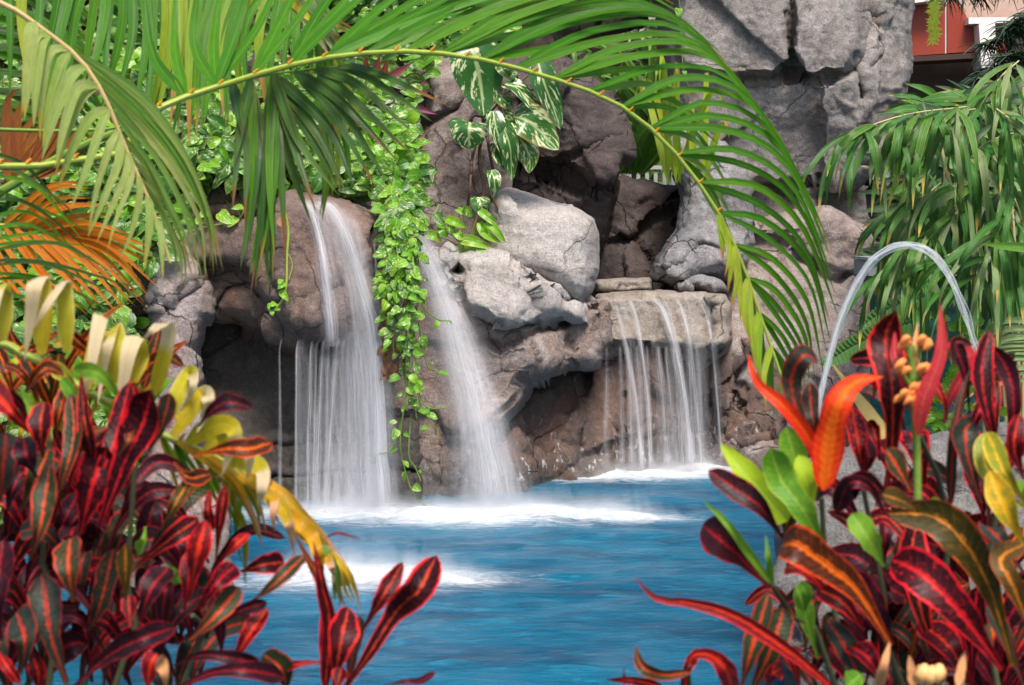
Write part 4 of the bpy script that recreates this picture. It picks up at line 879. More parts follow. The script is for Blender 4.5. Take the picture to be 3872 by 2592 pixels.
gk = [[(-60, 900), (150, 1020), (420, 1280)], [(-60, 1010), (180, 1120), (480, 1420)], [(-80, 1150), (200, 1200), (600, 1500)], [(-60, 1300), (250, 1310), (560, 1560)], [(-60, 1420), (200, 1380), (420, 1420)], [(-60, 1480), (300, 1440), (700, 1560)], [(-60, 1560), (300, 1550), (760, 1800)], [(-60, 1620), (300, 1660), (800, 1990)], [(-60, 1720), (200, 1760), (560, 1960)]]
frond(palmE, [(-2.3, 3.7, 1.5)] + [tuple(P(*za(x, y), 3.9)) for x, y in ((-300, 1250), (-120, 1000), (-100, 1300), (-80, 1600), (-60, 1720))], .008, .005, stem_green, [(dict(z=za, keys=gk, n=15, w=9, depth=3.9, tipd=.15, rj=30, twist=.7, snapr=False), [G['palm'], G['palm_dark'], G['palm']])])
# yellow frond with folded tan tips, lower left
palmF = empty('yellow_palm', (-1.6, 2.3, .3), 'yellow palm frond with folded tan leaf tips reaching down towards the pool', 'palm')
b = MB(); b.tube([(-1.6, 2.3, .3), (-1.5, 2.35, .9), (-1.1, 2.5, 1.4)], [.03, .025, .012], 8); b.build('stem', stem_yellow, palmF)
def yl(z, L, Y, mats, parent, w):
    b = MB()
    for pts in L:
        q = [z(*p) for p in pts]; n = len(q)
        leaf(b, [P(x, y, Y + U(-.03, .03) - .05 * (i >= 3)) for i, (x, y) in enumerate(q)], w * Y / F * U(.85, 1.1), 'strap', twist=(U(-.2, .2), U(-.6, .6)), cup=0, vfold=.25, n=18, mi=random.randrange(len(mats)))
    b.build('leaflets', mats, parent)
fr1 = frond(palmF, [(-1.1, 2.5, 1.4)] + [tuple(P(*zd(x, y), 2.6)) for x, y in ((-200, 700), (200, 720), (500, 900), (800, 1060), (950, 1160), (1250, 1290), (1500, 1440))] + [tuple(P(*zh(x, y), 2.62)) for x, y in ((1700, 560), (1850, 680), (1960, 760))], .010, .004, stem_yellow, [
    (dict(z=zh, keys=[[(1000, 120), (1250, 240), (1450, 420), (1560, 740)], [(1150, 160), (1400, 330), (1520, 560), (1560, 760)], [(1250, 200), (1500, 370), (1580, 480), (1590, 600)], [(1300, 210), (1600, 360), (1850, 600), (2050, 850)], [(1400, 260), (1700, 420), (1860, 600), (2050, 980)],
                    [(1500, 330), (1750, 560), (1960, 760), (2100, 960)], [(1700, 450), (1900, 680), (2060, 900), (2130, 1050)], [(1800, 560), (1990, 800), (2040, 1040), (2060, 1090)], [(1850, 620), (1980, 820), (1990, 1000), (2010, 1090)], [(1880, 680), (2060, 850), (2120, 1000), (2160, 1120)]], n=22, w=18, depth=2.54, tipd=.1, rj=10, twist=.5), [G['palm_amber'], G['palm_amber'], G['palm_under']]),
    (dict(z=zh, keys=[[(930, 100), (1000, 190), (1060, 340), (1130, 540)], [(1000, 130), (1100, 250), (1200, 380), (1270, 440)], [(1100, 180), (1250, 330), (1330, 480), (1340, 520)], [(1300, 330), (1400, 460), (1480, 640), (1500, 1050)], [(1400, 380), (1420, 560), (1430, 700), (1440, 900)]], n=14, w=13, depth=2.62, tipd=.1, rj=14), [G['palm'], G['palm_lime'], G['palm_amber']])], nubs=(12, 30, 12))
yl(zd, [[(250, 690), (250, 400), (245, 240), (205, 270), (180, 480), (145, 740)], [(395, 680), (390, 450), (375, 265), (330, 310), (250, 440), (180, 570)], [(520, 900), (570, 650), (600, 460), (575, 560), (530, 800), (485, 990)], [(670, 860), (690, 650), (670, 530), (635, 620), (600, 820), (580, 990)],
        [(800, 860), (830, 700), (805, 575), (760, 680), (720, 900), (655, 1050)], [(915, 930), (975, 720), (1010, 540), (960, 505), (900, 550), (850, 600)], [(20, 600), (20, 450), (10, 290), (-30, 320), (-50, 500), (-60, 600)]], 2.54, [G['palm_yellow']], fr1, 46)
yl(zd, [[(1000, 1080), (1060, 920), (1130, 800), (1150, 850), (1130, 920), (1090, 990)], [(1025, 1180), (1130, 1030), (1210, 925), (1235, 960), (1210, 1060), (1165, 1160)], [(1110, 1220), (1220, 1140), (1340, 1105), (1395, 1160), (1360, 1280), (1310, 1420)],
        [(1200, 1285), (1300, 1225), (1420, 1230), (1470, 1270), (1480, 1350), (1460, 1440)], [(1330, 1340), (1420, 1320), (1520, 1340), (1560, 1400), (1550, 1500), (1530, 1600)]], 2.54, [G['palm_yellow']], fr1, 44)
yl(zh, [[(1450, 320), (1560, 360), (1620, 400), (1640, 480), (1630, 560), (1645, 650)], [(1540, 400), (1640, 460), (1700, 520), (1730, 600), (1745, 700), (1760, 810)], [(1680, 520), (1800, 600), (1870, 680), (1900, 780), (1920, 880), (1940, 930)], [(1740, 600), (1860, 690), (1940, 760), (1980, 860), (1990, 900), (2000, 960)]], 2.56, [G['palm_amber']], fr1, 36)

# ================================================================== POTHOS
def cover(name, poly, depth, n, mats, size, label=None, kind=None, parent=None, hang=.0, seedy=1, prof='heart', clump=0., dj=.14, ar=(.62, .85)):
    b = MB(); pl = np.array(poly, float); lo_, hi_ = pl.min(0), pl.max(0); c = 0; tries = 0
    while c < n and tries < n * 20:
        tries += 1
        x, y = U(lo_[0], hi_[0]), U(lo_[1], hi_[1])
        if not inside(np.array([[x, y]]), poly)[0]: continue
        if clump and vnoise(np.array([[x / 55, y / 55, seedy]]))[0] < -clump + .4 * R(): continue
        c += 1; Y = depth(x, y) - dj * R(); p = P(x, y, Y)
        s = size * U(.45, 1.4); a = U(-1.0, 1.0) if hang else U(-math.pi, math.pi) * .75
        dirv = Vector((math.sin(a), U(-.5, .1), -math.cos(a) * (1 if hang else .8))).normalized()
        face = Vector((U(-.7, .7), -1, U(-.1, .9))).normalized()
        leaf(b, [p, p + dirv * s * .5 + Vector((0, -.12 * s, 0)), p + dirv * s + Vector((0, .08 * s, -.05 * s))], s * U(*ar), prof, face=face, twist=(U(-.4, .4), U(-.4, .4)), cup=U(-.2, .3), vfold=U(.05, .35), n=6, m=4, mi=random.choice(range(len(mats))))
    return b
hp = [(-60, -60), (1450, -60), (1000, 150), (950, 250), (860, 420), (790, 450), (640, 430), (500, 400), (430, 470), (400, 560), (330, 620), (320, 760), (340, 800), (300, 1300), (-60, 1300)]
_hb = bvh_of([o for o in bpy.data.objects if o.name.startswith(('hillside', 'boulder', 'rock_pillar', 'rock_column')) and o.type == 'MESH'])
def hd(x, y):
    d_ = P(x, y, 1) - Vector((0, 0, H)); h = _hb.ray_cast(Vector((0, 0, H)), d_.normalized(), 40)
    return (h[0].y + .03) if h[0] is not None else 13.0
b = cover('', hp, hd, 4600, [0, 0, 1, 2, 2], .115, dj=.24)
tag(b.build('pothos_ground_cover', [G['pothos'], G['pothos_lime'], G['pothos_deep']]), 'variegated green pothos leaves carpeting the slope', 'ground cover', kind='stuff')
b = MB()
for i in range(420):
    x, y = U(-60, 900), U(-40, 700)
    if not inside(np.array([[x, y]]), hp)[0]: continue
    Y = hd(x, y) - .05; L = U(30, 160); a = U(-.6, .6)
    b.tube(spline([P(x, y, Y), P(x + L * .5 * math.sin(a) + U(-12, 12), y + L * .5, Y - .05), P(x + L * math.sin(a), y + L, Y)], 5), .004, 4, cap=False)
tag(b.build('creeper_stems', [stem_green]), 'thin green creeper stems among the pothos', 'ground cover', kind='stuff')
cover_dead = cover('', [(560, 330), (900, 250), (960, 420), (880, 520), (800, 470), (640, 420)], lambda x, y: 11.5, 60, [0], .09, dj=.2)
tag(cover_dead.build('dead_leaves', G['dead']), 'brown dead leaves among the vines', 'leaf litter', kind='stuff')

# hanging curtain of pothos
vine = empty('hanging_vine', P(925, 500, 11.0), 'lime green pothos vines hanging in a thick curtain beside the left waterfall', 'vine')
Yv = lambda x, y: 11.1 - .9 * smst(np.array((y - 380) / 200.))[()] if y > 380 else 11.1 + (380 - y) * .002
b = MB(); b2 = MB(); b3 = MB()
strands = []
for i in range(17):
    x0 = 872 + 66 * (i + U(-.4, .4)) / 17; L = random.choice([560, 640, 700, 760, 820, 880, 930, 960]); top = U(330, 420)
    strands.append([(x0, top), (x0 + 20 + U(-6, 6), 520), (x0 + 14 + U(-15, 12), 660), (x0 * .6 + 930 * .4 + U(-14, 14), (L + 660) / 2 if L > 700 else L)] + ([(x0 * .5 + 930 * .5 + U(-16, 22), L)] if L > 700 else []))
strands += [[(930, 400), (945, 600), (935, 850), (915, 1000), (925, 1070), (945, 1130), (975, 1158)], [(930, 500), (930, 750), (925, 930), (905, 1000), (900, 1030), (862, 1040), (855, 1060)],
            [(940, 500), (950, 800), (960, 920), (1000, 985), (1003, 1000)], [(940, 600), (960, 690), (1000, 730), (1030, 735), (1032, 742)], [(950, 700), (975, 830), (1000, 850), (995, 870)], [(945, 850), (970, 925), (1010, 935), (1028, 925)],
            [(940, 950), (935, 1040), (950, 1070), (962, 1100)], [(960, 480), (990, 490), (1003, 470)], [(960, 400), (990, 400), (988, 420)], [(930, 350), (975, 345), (965, 380)]]
for si, s_ in enumerate(strands):
    c = spline([P(x, y, Yv(x, y) + U(-.04, .04)) for x, y in s_], 30); b.tube(c, .0045, 5, cap=False)
    L = sum((c[i + 1] - c[i]).length for i in range(30)); nl = int(L / (.058 if si < 17 else .085))
    for k in range(nl):
        t = k / nl * 30; i = int(t); p = c[i]
        if si >= 17 and R() < .35: continue
        frac = (c[0].z - p.z); s = .078 * U(.45, 1.4) * (1.2 if p.z > 1.9 else (.85 if p.z > .9 else .75))
        a = U(-1.3, 1.3); dv = Vector((math.sin(a), -.25 + U(-.3, .2), -math.cos(a) * .8)).normalized(); q = p + Vector((math.sin(a) * .035, -.02 - .08 * R(), 0))
        leaf(b2, [q, q + dv * s * .5 + Vector((0, -.01, 0)), q + dv * s], s * U(.65, .88), 'heart', face=Vector((U(-.8, .8), -1, U(0, .8))), twist=(U(-.4, .4), U(-.4, .4)), cup=U(-.1, .3), vfold=U(0, .3), n=6, mi=random.choice([0, 0, 1, 1, 2, 2]))
for i in range(46):
    x, y = U(862, 945), U(560, 880); p = P(x, y, 10.25); s = U(.04, .09); a = U(-1, 1)
    leaf(b3, [p, p + Vector((math.sin(a) * s * .5, -.02, -s * .5)), p + Vector((math.sin(a) * s, 0, -s))], s * .6, 'oval', cup=.6, n=5)
b.build('stems', stem_green, vine); b2.build('leaves', [G['pothos_lime'], G['pothos'], G['pothos_deep']], vine); b3.build('dead_leaves', G['dead'], vine)
b = MB()
for i in range(14):
    x = 868 + i * 1.8; y0 = U(600, 660); b.tube(spline([P(x + U(-4, 4), y0, 10.5), P(x + U(-8, 8), y0 + 80, 10.4), P(x + U(-8, 10), y0 + U(120, 200), 10.4)], 6), .004, 4, cap=False)
b.build('roots', stem_brown, vine)
# dense clump of lime leaves above the curtain
b = cover('', [(800, 250), (900, 260), (970, 340), (985, 410), (955, 450), (880, 450), (830, 410), (760, 370), (700, 330)], lambda x, y: 11.25 - .002 * (y - 300), 300, [0, 1, 2], .10, dj=.3)
b.build('clump_leaves', [G['pothos_lime'], G['pothos'], G['pothos_deep']], vine)
# single vine with a few leaves on the boulder
sv = empty('hanging_vine', P(650, 470, 10.5), 'single bare vine with a few pale leaves dangling on the brown boulder', 'vine')
b = MB(); b.tube(spline([P(*ze(x, y), 10.32) for x, y in ((880, 90), (905, 160), (925, 270), (918, 400), (912, 600), (885, 690), (840, 740))], 24), .008, 6); b.tube(spline([P(*ze(x, y), 10.32) for x, y in ((925, 410), (950, 470), (930, 560))], 8), .004, 5); b.build('stem', stem_yellow, sv)
b = MB()
for x0, y0, x1, y1, w in ((905, 580, 860, 620, 40), (880, 625, 930, 690, 45), (885, 560, 870, 600, 34), (850, 700, 815, 720, 40), (840, 730, 880, 740, 30), (830, 740, 835, 780, 35), (815, 700, 812, 750, 24)):
    p, q = P(*ze(x0, y0), 10.3), P(*ze(x1, y1), 10.26); leaf(b, [p, (p + q) / 2 + Vector((0, -.02, .0)), q], w / 1.5677 * K * 10.3 / F, 'heart', n=6, cup=.2)
b.build('leaf', G['pothos_lime'], sv)
b = MB(); p, q = P(*ze(880, 190), 10.3), P(*ze(895, 250), 10.28); leaf(b, [p, (p + q) / 2, q], .07, 'oval', n=6, cup=.5); b.build('dead_leaf', G['dead'], sv)
# large marbled pothos on the column
big = empty('climbing_pothos', P(1105, 560, 11.6), 'climbing plant with huge cream and green marbled leaves on the rock column', 'climbing plant')
b = MB()
for pts, r in (([(975, 680), (985, 760), (960, 900), (965, 1000), (990, 1120), (950, 1280), (900, 1500)], .013), ([(1000, 740), (1020, 900), (1040, 1000), (1050, 1060)], .012), ([(940, 860), (910, 1000), (930, 1100), (960, 1150)], .009), ([(920, 900), (905, 1100), (890, 1230)], .010), ([(1040, 1170), (1075, 1250), (1095, 1420), (1090, 1460)], .009),
               ([(980, 700), (1080, 600), (1150, 380)], .008), ([(990, 720), (1120, 560), (1310, 400)], .008), ([(1000, 700), (1120, 720), (1200, 700)], .008), ([(985, 700), (930, 690), (905, 740)], .008)):
    b.tube(spline([P(*zb(x, y), 11.65 - .1 * (i == 1)) for i, (x, y) in enumerate(pts)], 14), r, 6)
b.build('stem', stem_brown, big)
BL = [([(905, 250), (935, 340), (970, 520), (985, 690)], 290, 0), ([(905, 725), (900, 780), (895, 885)], 225, .2), ([(1300, 330), (1340, 480), (1400, 640), (1440, 770)], 150, .1), ([(1165, 690), (1250, 720), (1340, 800), (1430, 890)], 210, 0), ([(1040, 660), (1060, 760), (1110, 900), (1120, 980)], 120, .4),
      ([(1090, 720), (1140, 860), (1150, 1000), (1155, 1070)], 110, -.3), ([(1180, 780), (1230, 870), (1260, 950), (1255, 1030)], 150, -.2), ([(1110, 500), (1180, 520), (1290, 640), (1370, 720)], 110, .5), ([(1080, 560), (1110, 600), (1160, 640)], 100, .3), ([(1060, 850), (1090, 930), (1120, 1010)], 110, .3), ([(1100, 660), (1140, 730), (1170, 800)], 90, -.5),
      ([(1130, 470), (1160, 440), (1190, 480)], 60, .2), ([(1075, 380), (1100, 420), (1130, 460)], 60, -.2), ([(1030, 1010), (1050, 1080), (1045, 1175)], 80, .3), ([(960, 1170), (970, 1220), (1000, 1270)], 110, .2)]
for pts, wd, tw in BL:
    b = MB(); Y = 11.55 - U(0, .12); q = [P(*zb(x, y), Y - (.05 if i == 1 else 0)) for i, (x, y) in enumerate(pts)]
    leaf(b, q, wd / 1.5677 * K * Y / F * 1.08, 'heart', twist=(tw, tw + U(-.2, .2)), cup=.12, vfold=.1, n=14, m=8, rn=(R(), U(.0, .5))); b.build('leaf', G['pothos_big'], big)
sm = empty('pothos_plant', P(1085, 585, 11.3), 'small bright green pothos rooted behind the pale jutting boulder', 'plant')
b = MB(); b2 = MB()
SL = [((860, 1260), (885, 1250), (915, 1290), 60), ((960, 1250), (1010, 1290), (1070, 1340), 55), ((740, 1300), (730, 1330), (765, 1350), 55), ((760, 1300), (820, 1320), (880, 1350), 60), ((720, 1350), (745, 1370), (770, 1410), 60), ((650, 1390), (690, 1400), (735, 1430), 60), ((960, 1320), (1000, 1390), (1090, 1440), 60),
      ((1000, 1320), (1060, 1370), (1115, 1440), 50), ((840, 1420), (920, 1430), (1045, 1475), 70), ((960, 1340), (985, 1370), (990, 1420), 60), ((800, 1480), (820, 1490), (850, 1510), 60), ((790, 1320), (800, 1360), (815, 1400), 50), ((830, 1240), (850, 1255), (870, 1270), 40), ((820, 1370), (840, 1400), (880, 1420), 50), ((870, 1500), (950, 1490), (1050, 1480), 50)]
for a_, m_, c_, wd in SL:
    q = [P(*zb(*k), 11.3) for k in (a_, m_, c_)]; q[1].y -= .03; leaf(b, q, wd / 1.5677 * K * 11.3 / F, 'heart', cup=.15, vfold=.2, n=8, twist=(U(-.4, .4), 0))
    b2.tube([P(*zb(890 + U(-30, 30), 1500), 11.35), P(*zb((a_[0] + 890) / 2, (a_[1] + 1450) / 2), 11.33), q[0]], .004, 5)
b.build('leaves', G['pothos_lime'], sm); b2.build('stem', stem_green, sm)
# trailing pothos on the left ledge
tp = empty('hanging_vine', P(520, 540, 10.9), 'short pothos runner trailing across the ledge under the dark palm leaflets', 'vine')
b = MB(); b.tube(spline([P(*za(x, y), 10.7) for x, y in ((960, 1250), (1100, 1300), (1250, 1340), (1380, 1320), (1440, 1270), (1440, 1225))], 16), .006, 5); b.build('stem', stem_green, tp); b = MB()
for x0, y0, x1, y1, w in ((1300, 1260, 1380, 1330, 80), (1440, 1225, 1370, 1240, 40), (1400, 1290, 1350, 1350, 60), (1200, 1300, 1150, 1330, 60), (1230, 1260, 1180, 1290, 60), (1080, 1240, 1000, 1230, 60), (1180, 980, 1260, 1010, 70), (1250, 960, 1310, 990, 60), (1190, 1050, 1220, 1060, 50)):
    p, q = P(*za(x0, y0), 10.66), P(*za(x1, y1), 10.6); leaf(b, [p, (p + q) / 2 + Vector((0, -.02, .0)), q], w / 1.5677 * K * 10.7 / F, 'heart', n=6, cup=.2)
b.build('leaves', G['pothos_lime'], tp)
# thin vine on the cliff
cv = empty('hanging_vine', P(1560, 200, 13), 'thin thread of vine with three round leaves hanging down the cliff', 'vine')
b = MB(); b.tube(spline([P(*zc(x, y), 12.75) for x, y in ((230, -60), (250, 80), (262, 150), (255, 260), (265, 400), (300, 480))], 14), .004, 5); b.build('stem', stem_green, cv); b = MB()
for x0, y0, x1, y1, w in ((235, 45, 235, 95, 45), (265, 118, 280, 160, 34), (265, 385, 275, 410, 26), (240, 175, 245, 195, 16), (1990 - 1760, 430, 232, 445, 12)):
    p, q = P(*zc(x0, y0), 12.75), P(*zc(x1, y1), 12.7); leaf(b, [p, (p + q) / 2 + Vector((0, -.02, .0)), q], w / 1.4253 * K * 12.7 / F, 'heart', n=6, cup=.2)
b.build('leaves', G['pothos'], cv)

# ================================================================== CORDYLINE
cd = empty('red_cordyline', P(900, 260, 12.1), 'red and violet cordyline growing above the hanging vines', 'plant')
for i, (pts, wd, mt) in enumerate([(((260, 580), (250, 480), (200, 370)), 60, 'cordyline'), (((290, 580), (300, 460), (280, 340)), 70, 'cordyline'), (((310, 590), (340, 460), (370, 330)), 70, 'cordyline'), (((330, 590), (380, 480), (420, 350)), 60, 'cordyline'), (((330, 600), (400, 500), (500, 420), (560, 375)), 60, 'cordyline_violet'),
        (((340, 600), (450, 510), (560, 480), (660, 500)), 60, 'cordyline_violet'), (((350, 610), (450, 540), (550, 520), (650, 480)), 50, 'cordyline_violet'), (((360, 640), (470, 620), (580, 640), (710, 680)), 60, 'cordyline_violet'), (((360, 640), (440, 640), (560, 660), (620, 680)), 40, 'cordyline'), (((240, 570), (200, 520), (170, 470)), 50, 'cordyline'), (((260, 590), (300, 610), (360, 640)), 40, 'cordyline')]):
    b = MB(); leaf(b, [P(*zb(x, y), 12.0 - .06 * j - .01 * i) for j, (x, y) in enumerate(pts)], wd / 1.5677 * K * 12 / F * 1.2, 'lance', n=12, vfold=.3, twist=(U(-.4, .4), U(-.3, .3))); b.build('leaf', G[mt], cd)
b = MB(); b.tube([P(*zb(310, 600), 12), P(*zb(300, 680), 12.1)], .015, 6); b.build('stem', stem_brown, cd)

# ================================================================== CROTONS
def croton(name, base, label, leaves, stems, Y0, group=None):
    root = empty(name, base, label, 'shrub', group)
    b = MB()
    for s_ in stems: b.tube(spline([Vector(q) for q in s_], 12), [.0075 - .0035 * i / 12 for i in range(13)], 7)
    b.build('stems', stem_dark, root)
    for L in leaves:
        z, pts, wd, sc, mt = L[:5]
        if mt == 'CR' and R() < .5: mt = 'MR'
        dz = L[5] if len(L) > 5 else U(-.06, .06); tw = L[6] if len(L) > 6 else U(-.35, .35); pr = L[7] if len(L) > 7 else 'paddle'
        Y = Y0 + dz; q = [P(*z(x, y), Y - .03 * math.sin(math.pi * i / (len(pts) - 1)) + .05 * i / len(pts) * U(-1, 1)) for i, (x, y) in enumerate(pts)]
        b = MB(); leaf(b, q, wd / sc * K * Y / F * (.90 if wd > 100 else 1.0), pr, twist=(tw * .5, tw + U(-.25, .25)), cup=U(.1, .3), vfold=.12, n=18, m=8, wave=U(.04, .12)); b.build('leaf', C[mt], root)
    return root
sg, sj, sd_, sh_, si_ = 1.5678, 1.4013, 1.5677, 1.5808, 1.5808
YR = 2.35
def fillers(z, cx, cy, spread, n, mats, sc, y0, y1, w, L, Yd=(.1, .3), ang=1.25):
    out = []
    for i in range(n):
        x, y = U(cx - spread, cx + spread), U(y0, y1); a = U(-ang, ang); l = L * U(.75, 1.35)
        out.append((z, [(x, y), (x + l * .3 * math.sin(a * .5), y - l * .35), (x + l * .65 * math.sin(a * .8), y - l * .68), (x + l * math.sin(a), y - l * math.cos(a * .8) * U(.7, 1.05))], w * U(.35, .9), sc, random.choice(mats), U(*Yd)))
    return out
lv = [(zg, [(960, 1500), (1000, 1180), (1060, 960), (1170, 850), (1320, 825)], 215, sg, 'OR', -.12, .3, 'lance'), (zg, [(955, 1500), (900, 1230), (740, 1010), (590, 880), (540, 790), (515, 690)], 90, sg, 'OR', -.08, .2, 'lance'),
      (zg, [(930, 1330), (830, 1100), (770, 850), (840, 700), (930, 730)], 150, sg, 'DG', .02), (zg, [(960, 1290), (900, 1080), (880, 860)], 100, sg, 'DG', .05), (zg, [(1330, 1520), (1370, 1200), (1370, 900), (1330, 600), (1395, 430)], 215, sg, 'CR', .0, .1),
      (zg, [(1520, 1180), (1560, 950), (1660, 680), (1655, 390)], 110, sg, 'PK', -.08, .5, 'lance'), (zg, [(1500, 1060), (1440, 800), (1390, 700), (1385, 540)], 75, sg, 'PK', -.02, .3, 'lance'), (zg, [(1510, 900), (1500, 700), (1520, 500)], 45, sg, 'TN', -.04, .3, 'lance'), (zg, [(1830, 1050), (1800, 800), (1745, 620), (1850, 640)], 80, sg, 'DP', .05),
      (zg, [(2030, 1290), (1950, 1100), (1900, 800), (1945, 550)], 130, sg, 'CR', .0), (zg, [(2040, 1260), (2090, 1020), (2060, 800), (1960, 640)], 130, sg, 'DP', .06), (zg, [(1900, 1568), (1830, 1350), (1800, 1150), (1860, 1085)], 170, sg, 'DG', -.02), (zg, [(1715, 1600), (1730, 1250), (1780, 950), (1850, 740)], 70, sg, 'DG', .0, .5, 'lance'),
      (zg, [(2151, 1600), (2000, 1480), (1920, 1330), (1935, 1150)], 130, sg, 'YL', -.12, .5), (zg, [(1480, 1500), (1400, 1360), (1330, 1250)], 160, sg, 'GR', -.06), (zg, [(1350, 1600), (1290, 1490), (1180, 1440), (1060, 1560)], 140, sg, 'DP', -.1), (zg, [(1200, 1440), (1170, 1230), (1130, 1000)], 140, sg, 'RD', .06),
      (zg, [(2030, 1420), (2100, 1270), (2160, 1120)], 120, sg, 'RD', .04), (zg, [(1080, 1520), (1010, 1400), (1040, 1320)], 70, sg, 'RD', .0), (zg, [(1180, 1440), (1230, 1300), (1190, 1160)], 130, sg, 'CR', .08), (zg, [(820, 1290), (850, 1250), (890, 1290)], 70, sg, 'DP', .05),
      (zg, [(2160, 1560), (2130, 1500), (2080, 1450)], 100, sg, 'GN', -.1), (zg, [(1640, 1590), (1610, 1540)], 60, sg, 'GN', .1, .2, 'oval'),
      (zj, [(1640, 1180), (1450, 880), (1250, 720), (1130, 640), (1060, 650)], 230, sj, 'OD', -.15, .2), (zj, [(2290, 1290), (2150, 850), (2000, 600), (1850, 490), (1620, 480)], 220, sj, 'OL', -.14, .3), (zj, [(2230, 1310), (2000, 1000), (1800, 800), (1640, 720)], 260, sj, 'DR_', -.17, .2),
      (zj, [(1350, 1420), (1100, 1210), (800, 1020), (560, 950), (400, 930), (275, 815)], 75, sj, 'RD', -.16, .6, 'lance'), (zj, [(840, 1420), (900, 1200), (990, 900)], 130, sj, 'GR', -.08), (zj, [(900, 1420), (1010, 1180), (1070, 980)], 170, sj, 'GR', -.02),
      (zj, [(1600, 760), (1520, 610), (1430, 480)], 150, sj, 'GN', -.12), (zj, [(1770, 460), (1690, 410), (1590, 380)], 120, sj, 'OL', -.18), (zj, [(1600, 470), (1520, 340), (1420, 320), (1350, 470)], 110, sj, 'DP', -.1),
      (zj, [(2350, 430), (2240, 260), (2150, 50)], 120, sj, 'YL', -.16, .4), (zj, [(2343, 640), (2250, 470), (2160, 250)], 140, sj, 'YL', -.18, .4), (zj, [(2400, 1150), (2280, 850), (2220, 720), (2350, 640)], 140, sj, 'OL', -.18), (zj, [(2343, 1400), (2250, 1150), (2150, 960)], 90, sj, 'DG', -.1),
      (zj, [(1640, 1180), (1560, 1000), (1400, 800)], 180, sj, 'DP', -.02), (zj, [(1900, 1300), (1800, 1000), (1750, 700), (1780, 500)], 200, sj, 'CR', .0), (zj, [(1500, 1100), (1380, 950), (1250, 880)], 140, sj, 'CR', -.05), (zj, [(2100, 800), (2000, 650), (1900, 600)], 140, sj, 'DP', 0),
      (zj, [(2340, 300), (2290, 120), (2320, -50)], 110, sj, 'RD', .0), (zj, [(2343, 800), (2200, 600), (2120, 540)], 130, sj, 'DG', .0), (zj, [(1500, 1400), (1400, 1200), (1300, 1040)], 150, sj, 'DG', .0), (zj, [(2050, 1390), (1960, 1200), (1800, 1060)], 190, sj, 'RD', -.02), (zj, [(1250, 1250), (1180, 1000), (1150, 850)], 100, sj, 'GN', .05), (zj, [(1600, 1400), (1520, 1250), (1420, 1180)], 140, sj, 'CR', -.06),
      (zj, [(1570, 1400), (1600, 1290), (1632, 1160)], 60, sj, 'TN', -.2, .3, 'lance'), (zj, [(1760, 1400), (1735, 1230)], 55, sj, 'TN', -.2, .3, 'lance'), (zj, [(1990, 1400), (2030, 1210)], 55, sj, 'TN', -.2, .3, 'lance'), (zj, [(1400, 1400), (1480, 1330)], 120, sj, 'GN', -.15, .2, 'oval')]
lv = [tuple(('CR' if q == 'DR_' else q) for q in t) for t in lv]
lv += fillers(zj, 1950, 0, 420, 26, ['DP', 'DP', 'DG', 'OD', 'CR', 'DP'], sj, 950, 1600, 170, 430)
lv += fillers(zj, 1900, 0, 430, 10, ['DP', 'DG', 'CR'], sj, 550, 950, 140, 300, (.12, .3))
crR = croton('croton_shrub', (.95, 2.45, .45), 'tall croton shrub with crimson, vermilion and olive leaves filling the lower right', lv,
    [[(.95, 2.45, .45), P(*zj(1700, 1400), 2.45), P(*zj(1600, 900), 2.45), P(*zg(1200, 1500), 2.42)], [(1.0, 2.45, .45), P(*zj(2000, 1400), 2.45), P(*zj(1950, 500), 2.45), P(*zg(1520, 1150), 2.35)], [(1.05, 2.45, .45), P(*zj(2200, 1400), 2.45), P(*zj(2200, 500), 2.45), P(*zg(2030, 1300), 2.4)]], YR)
# orange bud cluster
b = MB()
for x, y in ((1440, 620), (1560, 620), (1410, 760), (1545, 770), (1440, 930), (1500, 950), (1520, 900), (1470, 980)):
    p = P(*zg(x, y), 2.27); rows = []
    for k in range(4):
        q = p + Vector((U(-.010, .010), U(-.006, .006), U(-.006, .006)))
        b.tube([q + Vector((-.005, 0, -.006)), q + Vector((-.002, 0, -.003)), q + Vector((.001, 0, 0)), q + Vector((.005, 0, .002)), q + Vector((.009, 0, .001))], [.0015, .004, .0052, .0048, .0015], 8)
b.build('bud', simple('orange bud', (.80, .27, .07), .5, var=.2, scale=60), crR)
b = MB(); b.tube(spline([P(*zg(1520, 1560), 2.3), P(*zg(1515, 1250), 2.3), P(*zg(1500, 1000), 2.29), P(*zg(1480, 640), 2.29)], 10), [.006] * 11, 7)
for x, y in ((1440, 640), (1555, 640), (1415, 780), (1540, 790)): b.tube([P(*zg(1490, y + 120), 2.29), P(*zg(x, y), 2.28)], .003, 5)
b.build('flower_stalk', stem_green, crR)
b = MB()
for i in range(3):
    p = P(*zj(1800 + 40 * i, 1340 + 10 * (i % 2)), 2.15); b.tube([p + Vector((0, 0, -.01)), p, p + Vector((.004, 0, .01)), p + Vector((.006, 0, .016))], [.004, .012, .010, .003], 8)
b.build('bud', simple('cream bud', (.75, .42, .16), .45, var=.2, scale=60), crR)
